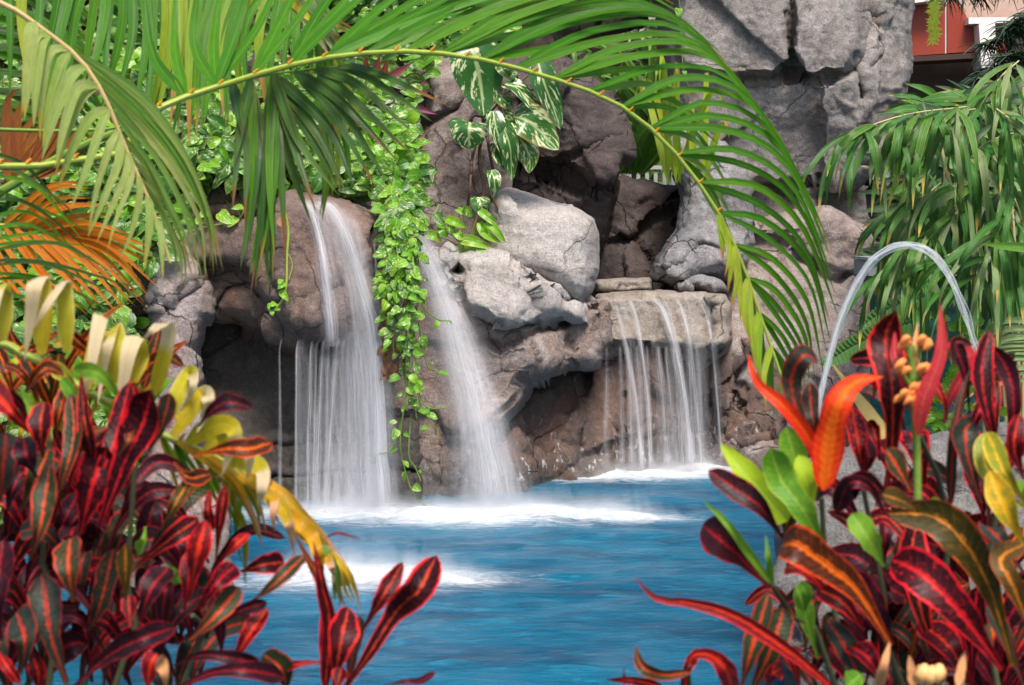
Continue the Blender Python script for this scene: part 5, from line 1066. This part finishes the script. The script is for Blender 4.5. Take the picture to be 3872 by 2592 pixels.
lv = [(zj, [(1090, 520), (970, 380), (850, 240), (735, 110)], 190, sj, 'YG', -.02, .2, 'lance'), (zj, [(1290, 690), (1180, 470), (1060, 300), (1000, 130)], 190, sj, 'GN', -.08, .2), (zj, [(1190, 420), (1150, 250), (1085, 20)], 150, sj, 'GN', .04, .3), (zj, [(1230, 450), (1200, 320), (1150, 170)], 120, sj, 'YG', .03), 
      (zj, [(1070, 620), (940, 440), (800, 340), (670, 250)], 140, sj, 'DP', -.05), (zj, [(1000, 870), (850, 720), (740, 620), (640, 540)], 190, sj, 'DP', -.06, .4), (zj, [(1010, 860), (880, 680), (760, 520), (640, 410)], 48, sj, 'GN', -.1, .3, 'lance'), (zj, [(1010, 860), (990, 720), (975, 590)], 40, sj, 'GN', -.08, .2, 'lance'),
      (zj, [(1070, 600), (1090, 520), (1110, 430)], 90, sj, 'OL', .06), (zj, [(1300, 900), (1180, 780), (1080, 760)], 120, sj, 'RD', .0), (zj, [(1180, 1000), (1190, 900), (1150, 850)], 70, sj, 'GN', .05), (zj, [(1150, 1390), (1120, 1250), (1090, 1180)], 120, sj, 'RD', .0), (zj, [(980, 1400), (1010, 1330), (1060, 1300)], 120, sj, 'RD', -.02)]
crM = croton('croton_shrub', (.6, 2.35, .45), 'smaller croton with lime green and dark purple leaves leaning over the pool', lv, [[(.62, 2.35, .45), P(*zj(1350, 1390), 2.4), P(*zj(1150, 1080), 2.38), P(*zj(1010, 860), 2.33)], [(.63, 2.35, .45), P(*zj(1400, 1300), 2.4), P(*zj(1300, 800), 2.4), P(*zj(1270, 400), 2.38)]], 2.33)
lv = [(zj, [(580, 1320), (430, 1335), (320, 1290), (280, 1180)], 70, sj, 'GR', -.04, .5, 'lance'), (zj, [(540, 1420), (580, 1240), (680, 1230), (760, 1300), (800, 1420)], 120, sj, 'RD', -.02), (zj, [(520, 1420), (560, 1300), (620, 1200)], 60, sj, 'CR', .0), (zj, [(430, 1400), (280, 1365), (120, 1360)], 55, sj, 'RD', -.02, .4, 'lance'), (zj, [(800, 1420), (780, 1330), (740, 1270)], 80, sj, 'DG', .04), (zj, [(225, 1400), (222, 1290)], 16, sj, 'RD', 0, .2, 'lance')]
croton('croton_shrub', (.35, 2.3, .45), 'low red croton sprigs poking up at the bottom edge right of centre', lv, [[(.4, 2.3, .45), P(*zj(600, 1560), 2.33), P(*zj(560, 1320), 2.3)]], 2.3)

# left group
YL_ = 2.3
lv = [(zd, [(600, 1700), (740, 1330), (850, 1090), (900, 900)], 260, sd_, 'CR', -.12, .15), (zd, [(880, 1270), (970, 1080), (1010, 920)], 130, sd_, 'DG', -.05), (zd, [(240, 1190), (150, 1120), (60, 1020), (-60, 880)], 170, sd_, 'RD', -.1), (zd, [(255, 1300), (240, 1130), (260, 975)], 165, sd_, 'CR', -.12),
      (zd, [(190, 1180), (130, 1000), (50, 940), (20, 1020)], 80, sd_, 'DP', -.05), (zd, [(220, 1420), (160, 1300), (140, 1180)], 150, sd_, 'DP', -.08), (zd, [(300, 1620), (390, 1380), (440, 1150), (420, 920)], 130, sd_, 'GR', -.06), (zd, [(120, 1620), (220, 1420), (290, 1250)], 170, sd_, 'GR', .0),
      (zd, [(545, 1310), (520, 1180), (500, 1050), (480, 800)], 130, sd_, 'CR', -.03, .3, 'lance'), (zd, [(500, 1620), (620, 1350), (700, 1150), (770, 850)], 150, sd_, 'CR', .0), (zd, [(480, 1750), (540, 1500), (600, 1320), (640, 1240)], 260, sd_, 'CR', -.02), (zd, [(1180, 1120), (1240, 1040), (1350, 975), (1500, 1010)], 95, sd_, 'DP', .0, .3),
      (zd, [(1150, 1290), (1350, 1250), (1480, 1250), (1610, 1215)], 140, sd_, 'OD', .0), (zd, [(0, 1568), (20, 1350), (40, 1150)], 200, sd_, 'DG', -.05), (zd, [(1030, 1330), (1120, 1420), (1250, 1400)], 110, sd_, 'OD', .05), (zd, [(700, 1290), (760, 1200), (770, 1140)], 60, sd_, 'GR', -.14),
      (zh, [(400, 1560), (300, 1250), (250, 900)], 200, sh_, 'DG', -.08), (zh, [(440, 1070), (410, 870), (420, 690)], 210, sh_, 'GR', -.12), (zh, [(120, 1500), (150, 1300), (100, 1130)], 230, sh_, 'DG', -.12), (zh, [(420, 1600), (650, 1390), (850, 1290), (1050, 1220)], 165, sh_, 'DP', -.16),
      (zh, [(1000, 1620), (1250, 1500), (1480, 1480), (1700, 1520)], 120, sh_, 'DP', -.14), (zh, [(1040, 1450), (1200, 1390), (1350, 1400), (1560, 1440)], 90, sh_, 'DP', -.08), (zh, [(1140, 1000), (1180, 780), (1230, 580)], 145, sh_, 'RD', -.1), (zh, [(1100, 1120), (1130, 950), (1140, 760)], 130, sh_, 'CR', -.04),
      (zh, [(820, 850), (930, 760), (1060, 660), (1190, 570)], 130, sh_, 'CR', -.08), (zh, [(1290, 830), (1320, 560), (1350, 370)], 75, sh_, 'RD', -.05, .3), (zh, [(1270, 640), (1245, 520), (1255, 390)], 70, sh_, 'RD', -.02, .3, 'lance'), (zh, [(1330, 820), (1410, 730), (1490, 660)], 70, sh_, 'RD', -.08),
      (zh, [(1180, 1120), (1290, 960), (1410, 850)], 140, sh_, 'CR', -.1), (zh, [(1440, 890), (1560, 850), (1700, 830)], 150, sh_, 'CR', -.06), (zh, [(1500, 1070), (1620, 980), (1740, 870), (1820, 790)], 110, sh_, 'GR', -.1, .3), (zh, [(1130, 1300), (1280, 1160), (1430, 980)], 150, sh_, 'GR', -.1),
      (zh, [(1390, 1430), (1480, 1280), (1600, 1110)], 130, sh_, 'RD', -.08), (zh, [(1320, 1190), (1440, 1120), (1600, 1070)], 80, sh_, 'DP', -.09), (zh, [(750, 1060), (750, 900), (750, 730)], 110, sh_, 'OL', -.14), (zh, [(520, 1250), (600, 1080), (680, 750)], 160, sh_, 'DG', -.02), (zh, [(840, 1180), (900, 1000), (1010, 860)], 190, sh_, 'DP', -.08),
      (zh, [(780, 1220), (770, 1030)], 110, sh_, 'CR', -.12), (zh, [(180, 820), (240, 620), (300, 250)], 150, sh_, 'GR', -.08), (zh, [(1000, 850), (1050, 900), (1080, 960)], 110, sh_, 'GN', .06), (zh, [(1720, 1620), (1680, 1470), (1570, 1380)], 170, sh_, 'GR', -.02), (zh, [(1640, 1480), (1800, 1440), (1940, 1430)], 50, sh_, 'RD', -.04, .3, 'lance'),
      (zh, [(870, 620), (860, 700), (820, 780)], 70, sh_, 'GN', .08), (zh, [(960, 640), (1050, 480), (1140, 330)], 90, sh_, 'OL', .04), (zh, [(880, 1600), (900, 1450), (940, 1380)], 120, sh_, 'RD', -.1), (zh, [(1000, 1620), (980, 1480), (950, 1400)], 90, sh_, 'TN', -.18), (zh, [(0, 1300), (-20, 1000), (20, 700)], 200, sh_, 'DP', .05), (zh, [(230, 1620), (230, 1500), (200, 1400)], 120, sh_, 'RD', -.05), (zh, [(-20, 1350), (40, 1450), (120, 1560)], 70, sh_, 'RD', -.15)]
lv += fillers(zh, 650, 0, 700, 34, ['DP', 'DP', 'DG', 'DP', 'CR', 'DG', 'DG'], sh_, 750, 1650, 180, 400)  # dark-leaved fillers; the mostly dark mix also stands in for shade low down
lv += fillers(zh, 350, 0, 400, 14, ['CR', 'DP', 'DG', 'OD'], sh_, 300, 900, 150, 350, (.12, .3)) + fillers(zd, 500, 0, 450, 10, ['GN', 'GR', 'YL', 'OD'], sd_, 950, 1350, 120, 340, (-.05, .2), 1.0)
croton('croton_shrub', (-.95, 2.4, .45), 'dense dark crimson and purple croton shrub filling the lower left corner', lv,
    [[(-.95, 2.4, .45), P(*zh(700, 1560), 2.42), P(*zh(760, 900), 2.42), P(*zd(800, 1350), 2.4)], [(-1.0, 2.4, .45), P(*zh(300, 1560), 2.42), P(*zh(250, 800), 2.42), P(*zd(300, 1200), 2.4)], [(-.9, 2.4, .45), P(*zh(1100, 1560), 2.42), P(*zh(1150, 1150), 2.36)]], YL_)
lv = [(zd, [(310, 1020), (190, 760), (70, 580), (45, 380)], 100, sd_, 'OD', .0, .3, 'lance'), (zd, [(430, 620), (360, 560), (290, 600), (255, 680)], 70, sd_, 'OD', .0), (zd, [(640, 900), (590, 740), (460, 610), (390, 530), (400, 370)], 90, sd_, 'OD', -.05, .3), (zd, [(340, 900), (430, 720), (580, 520), (750, 370)], 75, sd_, 'OD', -.02, .3, 'lance'),
      (zd, [(780, 900), (880, 760), (1000, 680), (1115, 605)], 95, sd_, 'OD', -.08, .3, 'lance'), (zd, [(235, 980), (180, 840), (110, 740)], 110, sd_, 'GR', -.05), (zd, [(300, 1000), (330, 830), (350, 680)], 110, sd_, 'OL', .0), (zd, [(850, 900), (900, 720), (960, 480)], 110, sd_, 'GR', .06, .3, 'lance'), (zd, [(540, 960), (620, 860), (680, 780)], 110, sd_, 'OD', .06),
      (zd, [(400, 1060), (350, 960), (240, 690)], 50, sd_, 'GR', .03), (zd, [(100, 1000), (40, 800), (-20, 640)], 80, sd_, 'OD', .0), (zd, [(760, 1100), (790, 960), (770, 830)], 70, sd_, 'RD', -.02), (zd, [(440, 1060), (380, 1000), (330, 950)], 80, sd_, 'YL', .05), (zd, [(700, 1200), (640, 1000), (560, 830)], 90, sd_, 'GN', .1), (zd, [(500, 1000), (440, 800), (420, 660)], 110, sd_, 'GN', .12)]
lv += fillers(zd, 450, 0, 450, 34, ['OD', 'GR', 'YL', 'GN', 'YL', 'YG'], sd_, 900, 1300, 120, 330, (.1, .3))
croton('croton_shrub', (-1.15, 2.6, .45), 'shaded dark croton mass low at the left behind the crimson leaves', fillers(zh, 620, 0, 640, 76, ['DP', 'DG', 'DP', 'DP', 'DG'], sh_, 700, 1750, 210, 450, (.0, .25)) + fillers(zh, 350, 0, 380, 22, ['DP', 'DG', 'CR'], sh_, 350, 900, 180, 380, (.0, .2)), [[(-1.15, 2.6, .45), P(*zh(500, 1568), 2.62), P(*zh(560, 1000), 2.6)]], 2.62)  # dark leaves whose colours also carry the shade low in the bed
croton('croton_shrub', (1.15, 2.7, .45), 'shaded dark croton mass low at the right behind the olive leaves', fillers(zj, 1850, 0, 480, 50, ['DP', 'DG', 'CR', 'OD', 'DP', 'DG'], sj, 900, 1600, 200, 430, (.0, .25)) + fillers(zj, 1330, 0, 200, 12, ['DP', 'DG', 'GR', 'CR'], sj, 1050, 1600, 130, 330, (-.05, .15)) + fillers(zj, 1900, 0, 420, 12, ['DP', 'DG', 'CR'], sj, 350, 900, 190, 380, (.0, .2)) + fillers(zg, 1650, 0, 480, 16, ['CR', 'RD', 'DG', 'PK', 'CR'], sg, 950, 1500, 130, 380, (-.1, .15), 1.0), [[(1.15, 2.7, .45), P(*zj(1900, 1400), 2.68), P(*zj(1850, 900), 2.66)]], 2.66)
croton('croton_shrub', (-1.3, 2.75, .45), 'croton with brown and orange upright leaves behind the yellow frond at the left', lv, [[(-1.3, 2.85, .45), P(*zd(400, 1560), 2.82), P(*zd(350, 1000), 2.8)], [(-1.2, 2.85, .45), P(*zd(700, 1560), 2.82), P(*zd(700, 950), 2.8)]], 2.72)
lv = [(zi, [(630, 1600), (790, 1370), (950, 1120), (1080, 1000), (1190, 790)], 185, si_, 'RD_', -.04, .2), (zi, [(740, 1250), (850, 1060), (930, 930), (985, 830)], 100, si_, 'CR', .0), (zi, [(570, 1600), (610, 1330), (660, 1100)], 185, si_, 'CR', -.05), (zi, [(520, 1600), (550, 1200), (510, 1000), (490, 880), (450, 700)], 120, si_, 'RD', .0, .5, 'lance'),
      (zi, [(590, 1600), (620, 1460)], 110, si_, 'CR', -.1, .2), (zi, [(870, 1568), (1000, 1545), (1090, 1540), (1180, 1490)], 45, si_, 'DP', -.04, .2), (zi, [(650, 1600), (690, 1350), (730, 1150)], 90, si_, 'DG', .06), (zi, [(530, 1100), (500, 960), (330, 650)], 60, si_, 'OD', .05, .3, 'lance'), (zi, [(520, 690), (600, 660), (740, 700)], 18, si_, 'RD', 0, .3, 'lance'), (zi, [(600, 1600), (540, 1350), (530, 1100)], 130, si_, 'CR', .04)]
lv = [tuple(('MR' if q in ('RD_', 'CR') else q) for q in t) for t in lv]
croton('croton_shrub', (-.22, 2.2, .45), 'single dark red croton sprig standing alone in front of the blue pool', lv, [[(-.22, 2.25, .45), P(*zi(600, 1700), 2.28), P(*zi(600, 1480), 2.27)]], 2.25)

# ================================================================== RIGHT SIDE: bamboo palm, ferns, stick, glass, building
bm = empty('bamboo_palm', (4.0, 8.6, .2), 'dense bamboo like palm with drooping yellow tipped leaves at the right edge', 'palm')
canes = [((2280, 900), (2260, 600), (2200, 300), (2190, 250)), ((2330, 900), (2320, 560), (2290, 240)), ((2250, 900), (2240, 700), (2180, 450), (2150, 330)), ((2340, 900), (2350, 500), (2340, 200)), ((2300, 950), (2270, 700), (2230, 560))]
b = MB()
for c_ in canes: b.tube(spline([(P(c_[0][0], c_[0][1], 8.6).x, 8.6, .0)] + [P(x, y, 8.6) for x, y in c_], 16), .011, 6)
nodes = []
for (x0, y0, x1, y1, n, dp) in ((2210, 245, 1930, 310, 9, 8.1), (2230, 250, 2130, 300, 3, 8.2), (2280, 250, 2342, 330, 4, 8.0), (2200, 480, 2000, 640, 7, 8.2), (2260, 420, 2060, 470, 6, 8.3), (2300, 400, 2350, 560, 5, 8.1), (2250, 560, 2080, 640, 6, 8.1), (2200, 370, 2340, 300, 5, 8.4), (2150, 420, 2050, 540, 5, 8.5), (2330, 140, 2240, 250, 5, 8.6), (2290, 560, 2330, 640, 4, 8.2), (2320, 480, 2230, 640, 6, 8.0)):
    b.tube(spline([P(x0, y0, dp + .2), P((x0 + x1) / 2, (y0 + y1) / 2 - 14, dp), P(x1, y1, dp)], 8), .005, 5, cap=False)
    for k in range(n):
        f = (k + .5) / n; nodes.append((x0 + (x1 - x0) * f, y0 + (y1 - y0) * f - 12 * math.sin(math.pi * f), dp, 1 if x1 > x0 else -1))
b.build('cane', stem_pale, bm)
b = MB()
for x, y, dp, sgn in nodes:
    for q in range(random.choice([3, 3, 4])):
        L = U(130, 235); a = U(-.7, .7) + sgn * .3; dx, dy = math.sin(a), math.cos(a); r = R()
        kick = U(.1, .5)
        q0 = P(x + U(-6, 6), y + U(-6, 6), dp); q1 = P(x + dx * L * .45, y + dy * L * .3 - kick * 25, dp - U(.02, .25)); q2 = P(x + dx * L * .8, y + dy * L * .7, dp - U(.0, .3)); q3 = P(x + dx * L * .9, y + dy * L + 14, dp - U(.0, .3))
        leaf(b, [q0, q1, q2, q3], U(12, 20) * dp / F, 'lance', face=Vector((U(-.6, .6), -1, U(-.2, .5))), twist=(U(-.4, .4), U(-.6, .6)), cup=0, vfold=.25, n=9, mi=1 if r < .2 else 0)
for i in range(130):      # inner leaves
    x, y = U(2070, 2360), U(190, 780); dp = U(8.4, 9.1); L = U(90, 170); a = U(-1, 1)
    if (y < 260 + (2342 - x) * .25 and x < 2200) or (y > 520 and R() < .75): continue
    leaf(b, [P(x, y, dp), P(x + math.sin(a) * L * .5, y + L * .3, dp - .05), P(x + math.sin(a) * L * .85, y + L, dp)], U(11, 18) * dp / F, 'lance', face=Vector((U(-.7, .7), -1, U(-.2, .6))), twist=(U(-.6, .6), U(-.6, .6)), vfold=.25, cup=0, n=7, mi=random.choice([0, 0, 2]))
for i in range(14):      # pale sheaf at the right edge
    y = 740 + i * 10; b_ = [P(2380, y, 8.0), P(2290, y + U(-10, 10), 7.95), P(2200 + U(0, 40), y + 50 + U(-20, 40), 7.9)]
    leaf(b, b_, U(10, 18) * 8 / F, 'lance', vfold=.2, n=8, mi=1)
leaf(b, [P(2400, 570, 7.6), P(2320, 566, 7.6), P(2240, 558, 7.6)], .05, 'lance', vfold=.2, n=8, mi=3)
b.build('leaves', [G['bamboo'], G['bamboo_pale'], G['dark_foliage'], G['palm']], bm)
# ferns
for pts, wd, lab in (([(1876, 832), (1950, 790), (2030, 752), (2120, 725)], 62, 'lower fern frond with saw toothed leaflets beside the water jet'), ([(1960, 745), (2040, 700), (2130, 672), (2230, 655)], 62, 'upper fern frond with saw toothed leaflets behind the water jet')):
    fe = empty('fern_frond', P(pts[-1][0], pts[-1][1], 9.2), lab, 'fern')
    c = spline([P(x, y, 9.15) for x, y in pts], 26); b = MB(); b.tube(c, .006, 5); b.tube([c[-1], c[-1] + Vector((.5, .1, -.2)), c[-1] + Vector((.75, .2, -1.9))], .008, 5); b.build('stem', stem_green, fe); b = MB()
    for i in range(1, 26):
        t = (c[i] - c[i - 1]).normalized(); n_ = Vector((-t.z, 0, t.x)); ww = wd * 9.15 / F * .5 * min(1, .25 + i / 12)
        for s_ in (1, -1):
            e = c[i] + n_ * s_ * ww - t * ww * .35 + Vector((0, -.02, -.02)); leaf(b, [c[i], (c[i] + e) / 2, e], .040, 'lance', n=4, m=2, vfold=.1, cup=0)
    b.build('leaflets', G['fern'], fe)
# small green shoot
ps = empty('young_shrub', P(2180, 1010, 8.4), 'small light green leafy shrub between the grey stones and the glass', 'shrub')
b = MB(); b.tube(spline([P(2190, 1060, 8.4), P(2195, 900, 8.4), P(2200, 780, 8.4), P(2215, 730, 8.4)], 10), .010, 6)
for x, y in ((2140, 880), (2250, 900), (2160, 960), (2230, 800)): b.tube([P(2195, y + 60, 8.4), P(x, y, 8.4)], .004, 5)
b.build('stem', stem_pale, ps); b = MB()
for i in range(60):
    x, y = random.choice([(2200, 740), (2230, 745), (2215, 780), (2150, 960), (2130, 980), (2170, 940), (2240, 910), (2190, 870), (2150, 900), (2260, 960)]); x += U(-28, 28); y += U(-24, 24)
    p = P(x, y, 8.35 - .1 * R()); a = U(-2, 2); dv = Vector((math.sin(a), -.3, math.cos(a) * .6)) * .07; leaf(b, [p, p + dv * .5, p + dv], .055, 'oval', n=5, twist=(U(-.5, .5),) * 2)
b.build('leaves', G['pothos_lime'], ps)
# split bamboo stick
b = MB(); p0, p1 = P(1905, 836, 8.9), P(2030, 1000, 8.2); d_ = (p1 - p0); s_ = Vector((d_.z, 0, -d_.x)).normalized()
rows = []; uvs = []
for i in range(9):
    f = i / 8; c = p0 + d_ * f; wv = .006 + .035 * min(1, f * 1.6)
    ring = [c + s_ * wv * math.cos(a) * .9 + Vector((0, 1, 0)) * .018 * math.sin(a) for a in [k * math.pi / 4 for k in range(9)]]; rows.append(ring); uvs.append([(k / 8, f) for k in range(9)])
b.grid(rows, uvs, (0, 0)); st_ = b.build('bamboo_stake', simple('dry bamboo', (.52, .38, .12), .6, var=.3, scale=12)); tag(st_, 'pale yellow split bamboo stake leaning beside the water jet', 'stake')
# glass sided upper pool
gp = empty('glass_pool_wall', P(2180, 1000, 10.2), 'dark teal glass pool wall with a grey top ledge behind the bamboo palm', 'pool wall')
m, nt = nm('teal glass'); g = N(nt); p = g.pos(); cc = g.mix(g.ramp(g.noise(g.vmul(p, (3, 3, 5)), 1.6, 6), .4, .65), (.004, .018, .020), (.012, .05, .055))
g.out(g.pbr(cc, .08, None, .5)); M['teal'] = m
x0, x1 = P(1990, 640, 10.4).x, P(2700, 640, 10.4).x
b = MB(); b.box((x0, 10.4, -.3), (x1, 10.6, P(0, 632, 10.4).z)); b.build('glass_pane', M['teal'], gp, smooth=False)
b = MB(); b.box((x0 - .02, 10.36, P(0, 632, 10.4).z + .002), (x1, 10.8, P(0, 597, 10.4).z)); b.build('ledge', simple('grey painted concrete', (.17, .18, .17), .5), gp, smooth=False)
b = MB(); b.box((x0 - .03, 10.33, P(0, 596, 10.4).z + .002), (x1, 10.84, P(0, 589, 10.4).z)); b.build('top_rail', simple('grey rail', (.24, .26, .26), .4), gp, smooth=False)
# building at the top right
bd = empty('hotel_building', (6.4, 24, .1), 'building behind the cliff with red brown wooden panels, white beams and a white column', 'building')
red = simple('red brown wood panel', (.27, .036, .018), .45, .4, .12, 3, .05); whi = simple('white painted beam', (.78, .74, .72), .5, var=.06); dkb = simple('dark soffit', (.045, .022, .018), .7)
def px(x, y, Y): return P(x, y, Y)
Yb = 22.0
def pbox(par, name, x0, y0, x1, y1, Ya, Yb_, mat):
    a, c = P(x0, y1, Ya), P(x1, y0, Ya); b = MB(); b.box((a.x, Ya, a.z), (c.x, Yb_, c.z)); return b.build(name, mat, par, smooth=False)
b = MB()   # curved panel outline
def prism(name, pts, Ya, Yc, mat, par):
    me = bpy.data.meshes.new(name); n = len(pts); f = [P(x, y, Ya) for x, y in pts]; v = [tuple(q) for q in f] + [(q.x, Yc, q.z) for q in f]
    fc = [tuple(range(n)), tuple(range(2 * n - 1, n - 1, -1))] + [(i, i + n, (i + 1) % n + n, (i + 1) % n) for i in range(n)]
    me.from_pydata(v, [], fc); me.update(); return link(name, me, mat, par)
c1 = zc(1600, 0)[0]
prism('wood_panel', [zc(*q) for q in ((1380, 26), (1672, 14), (1672, 290), (1380, 310))], Yb, Yb + .2, red, bd)
prism('wood_panel', [zc(*q) for q in ((1686, 8), (1720, -6), (1750, 20), (1780, 70), (1798, 120), (1830, 170), (1880, 190), (2020, 190), (2020, 268), (1686, 288))], Yb, Yb + .2, red, bd)
prism('panel_joint', [zc(*q) for q in ((1673, -20), (1685, -20), (1685, 289), (1673, 290))], Yb + .04, Yb + .25, whi, bd)
prism('wood_panel', [zc(*q) for q in ((1930, 120), (2010, 120), (2010, 180), (1930, 185))], Yb + .3, Yb + .4, red, bd)
prism('beam', [zc(*q) for q in ((1440, -40), (1690, -60), (1690, -4), (1440, 24))], Yb - .3, Yb + .0, whi, bd)
prism('beam', [zc(*q) for q in ((1700, -80), (2300, -40), (2300, 95), (1900, 130), (1800, 118), (1760, 30))], Yb + .5, Yb + .9, simple('pink stucco', (.42, .29, .24), .8), bd)
prism('beam', [zc(*q) for q in ((1800, 96), (2300, 92), (2300, 112), (1800, 130))], Yb - .2, Yb + .3, whi, bd)
prism('column', [zc(*q) for q in ((1855, 132), (1942, 122), (1948, 328), (1868, 330))], Yb - .25, Yb + .05, whi, bd)
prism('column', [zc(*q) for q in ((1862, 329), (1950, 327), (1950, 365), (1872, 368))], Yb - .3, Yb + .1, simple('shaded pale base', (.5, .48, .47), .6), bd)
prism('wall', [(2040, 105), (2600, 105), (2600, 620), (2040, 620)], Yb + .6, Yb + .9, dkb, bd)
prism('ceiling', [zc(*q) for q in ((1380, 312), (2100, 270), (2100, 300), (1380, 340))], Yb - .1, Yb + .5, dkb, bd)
prism('wall', [(1380, -300), (2700, -300), (2700, 100), (1380, 100)], Yb + 1.0, Yb + 1.3, simple('cream plaster', (.40, .33, .29), .8), bd)
# conifer and hanging asparagus fern
cf = empty('conifer', P(2330, 60, 14), 'dark conifer branches with drooping needles in the top right corner', 'tree')
b = MB(); b.tube([P(2480, 1000, 14), P(2470, 300, 14), P(2460, -200, 14)], [.12, .1, .08], 10); b.build('trunk', stem_dark, cf)
b = MB(); b2 = MB()
for (xa, ya, xb, yb) in ((2470, -40, 2170, -10), (2470, 60, 2250, 100), (2470, 110, 2230, 180), (2470, 200, 2250, 220), (2470, 20, 2300, 60), (2470, 150, 2290, 130)):
    c = spline([P(xa, ya, 14), P((xa + xb) / 2, (ya + yb) / 2 - 20, 13.9), P(xb, yb, 13.8)], 16); b2.tube(c, .012, 5)
    for p in c[3:]:
        for q in range(16):
            a = U(0, 6.28); dv = Vector((math.cos(a), U(-.5, .5), math.sin(a) * .5 - .45)).normalized() * U(.10, .26); e = p + dv
            b.tube([p, p + dv * .6, e + Vector((0, 0, -.04))], [.007, .006, .002], 3, cap=False)
b2.build('branch', stem_dark, cf); b.build('needles', G['conifer'], cf)
af = empty('asparagus_fern', P(2130, -40, 15), 'wispy light green fern strand hanging in front of the red panels', 'fern')
b = MB(); b2 = MB()
for k in range(3):
    c = spline([P(2136 + k * 4, -40, 15), P(2130 + k * 6, 30, 15), P(2140 - k * 6, 70, 15), P(2132 + k * 3, 98 - k * 14, 15)], 20); b2.tube(c, .004, 4)
    for p in c[2:]:
        for q in range(10):
            a = U(0, 6.28); dv = Vector((math.cos(a), 0, math.sin(a) * .7)) * U(.03, .08); leaf(b, [p, p + dv * .5, p + dv], .012, 'oval', n=2, m=2)
b2.build('stem', stem_green, af); b.build('leaves', G['palm_lime'], af)
# white fence behind the cave gap
fn = empty('white_fence', P(1480, 440, 17), 'white metal fence with round ornaments seen through the gap in the rocks', 'fence')
b = MB(); z0, z1 = P(0, 420, 17).z - .3, P(0, 352, 17).z
for x in range(1400, 1760, 20):
    X = P(x, 0, 17).x; b.box((X - .02, 17, z0), (X + .02, 17.04, z1 - .13))
b.build('post', whi, fn, smooth=False)
b = MB(); X0, X1 = P(1395, 0, 17).x, P(1770, 0, 17).x
b.box((X0, 16.98, z1 - .05), (X1, 17.06, z1)); b.box((X0, 16.98, z1 - .17), (X1, 17.06, z1 - .13)); b.build('rail', whi, fn, smooth=False)
b = MB()
for x in range(1410, 1760, 40):
    c = P(x, 0, 17).x; cz = z1 - .09
    b.tube([(c + .04 * math.cos(a), 17.02, cz + .04 * math.sin(a)) for a in [k * .6283 for k in range(11)]], .008, 4, cap=False)
b.build('ornament', whi, fn)
b = MB()
X = P(1432, 0, 17).x; b.box((X - .04, 16.95, z0), (X + .04, 17.1, z1 + .06)); b.build('post', whi, fn, smooth=False)
# strappy plants behind the gap
def clump(name, label, x, y, Y, n, L, w, mats, spread=1.1, cat='plant'):
    r = empty(name, P(x, y, Y), label, cat); b = MB(); p = P(x, y, Y)
    for i in range(n):
        a = U(-spread, spread); l = L * U(.6, 1.2); o = Vector((U(-.15, .15), U(-.15, .15), 0)); dv = Vector((math.sin(a), U(-.6, .3), math.cos(a)))
        leaf(b, [p + o, p + o + dv * l * .55, p + o + dv * l * .85 + Vector((math.sin(a) * l * .15, 0, -l * .08)), p + o + dv * l * .9 + Vector((math.sin(a) * l * .3, 0, -l * .35))], w, 'lance', vfold=.25, cup=0, n=9, twist=(U(-.4, .4), U(-.4, .4)), mi=random.randrange(len(mats)))
    b.build('leaves', mats, r); return r
clump('lily_plant', 'strappy light green lilies growing behind the dark boulder in the gap', 1440, 400, 15.5, 70, .85, .05, [G['lily'], G['pothos_lime']])
clump('lily_plant', 'tall strappy plant showing above the dark boulder under the palm frond', 1500, 330, 16.3, 70, 1.2, .06, [G['lily'], G['palm_dark']])
clump('lily_plant', 'yellow green upright leaves right of the gap against the cliff edge', 1570, 420, 12.3, 10, 1.05, .06, [G['palm_lime']], .3)
def hedge(name, label, poly, Y, n, mats, size):
    b = cover('', poly, lambda x, y: Y + 1.2 * R(), n, mats, size, prof='lance', dj=.8, ar=(.14, .24)); tag(b.build(name, mats), label, 'foliage', kind='stuff')
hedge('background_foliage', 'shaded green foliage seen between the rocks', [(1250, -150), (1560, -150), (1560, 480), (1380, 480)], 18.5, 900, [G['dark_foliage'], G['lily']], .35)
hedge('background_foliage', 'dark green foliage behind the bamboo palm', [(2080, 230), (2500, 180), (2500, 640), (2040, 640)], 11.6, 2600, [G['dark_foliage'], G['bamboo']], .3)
b = MB(); b.box((-12, 23.6, 0), (5.2, 23.8, 9)); tag(b.build('garden_wall', dkb, smooth=False), 'dark wall closing the garden far behind the rocks', 'wall')
b = MB(); b.box((3.5, 13.1, 0), (12, 13.3, P(0, 560, 13.1).z + .9)); tag(b.build('garden_wall', dkb, smooth=False), 'low dark wall behind the bamboo palm and the glass', 'wall')
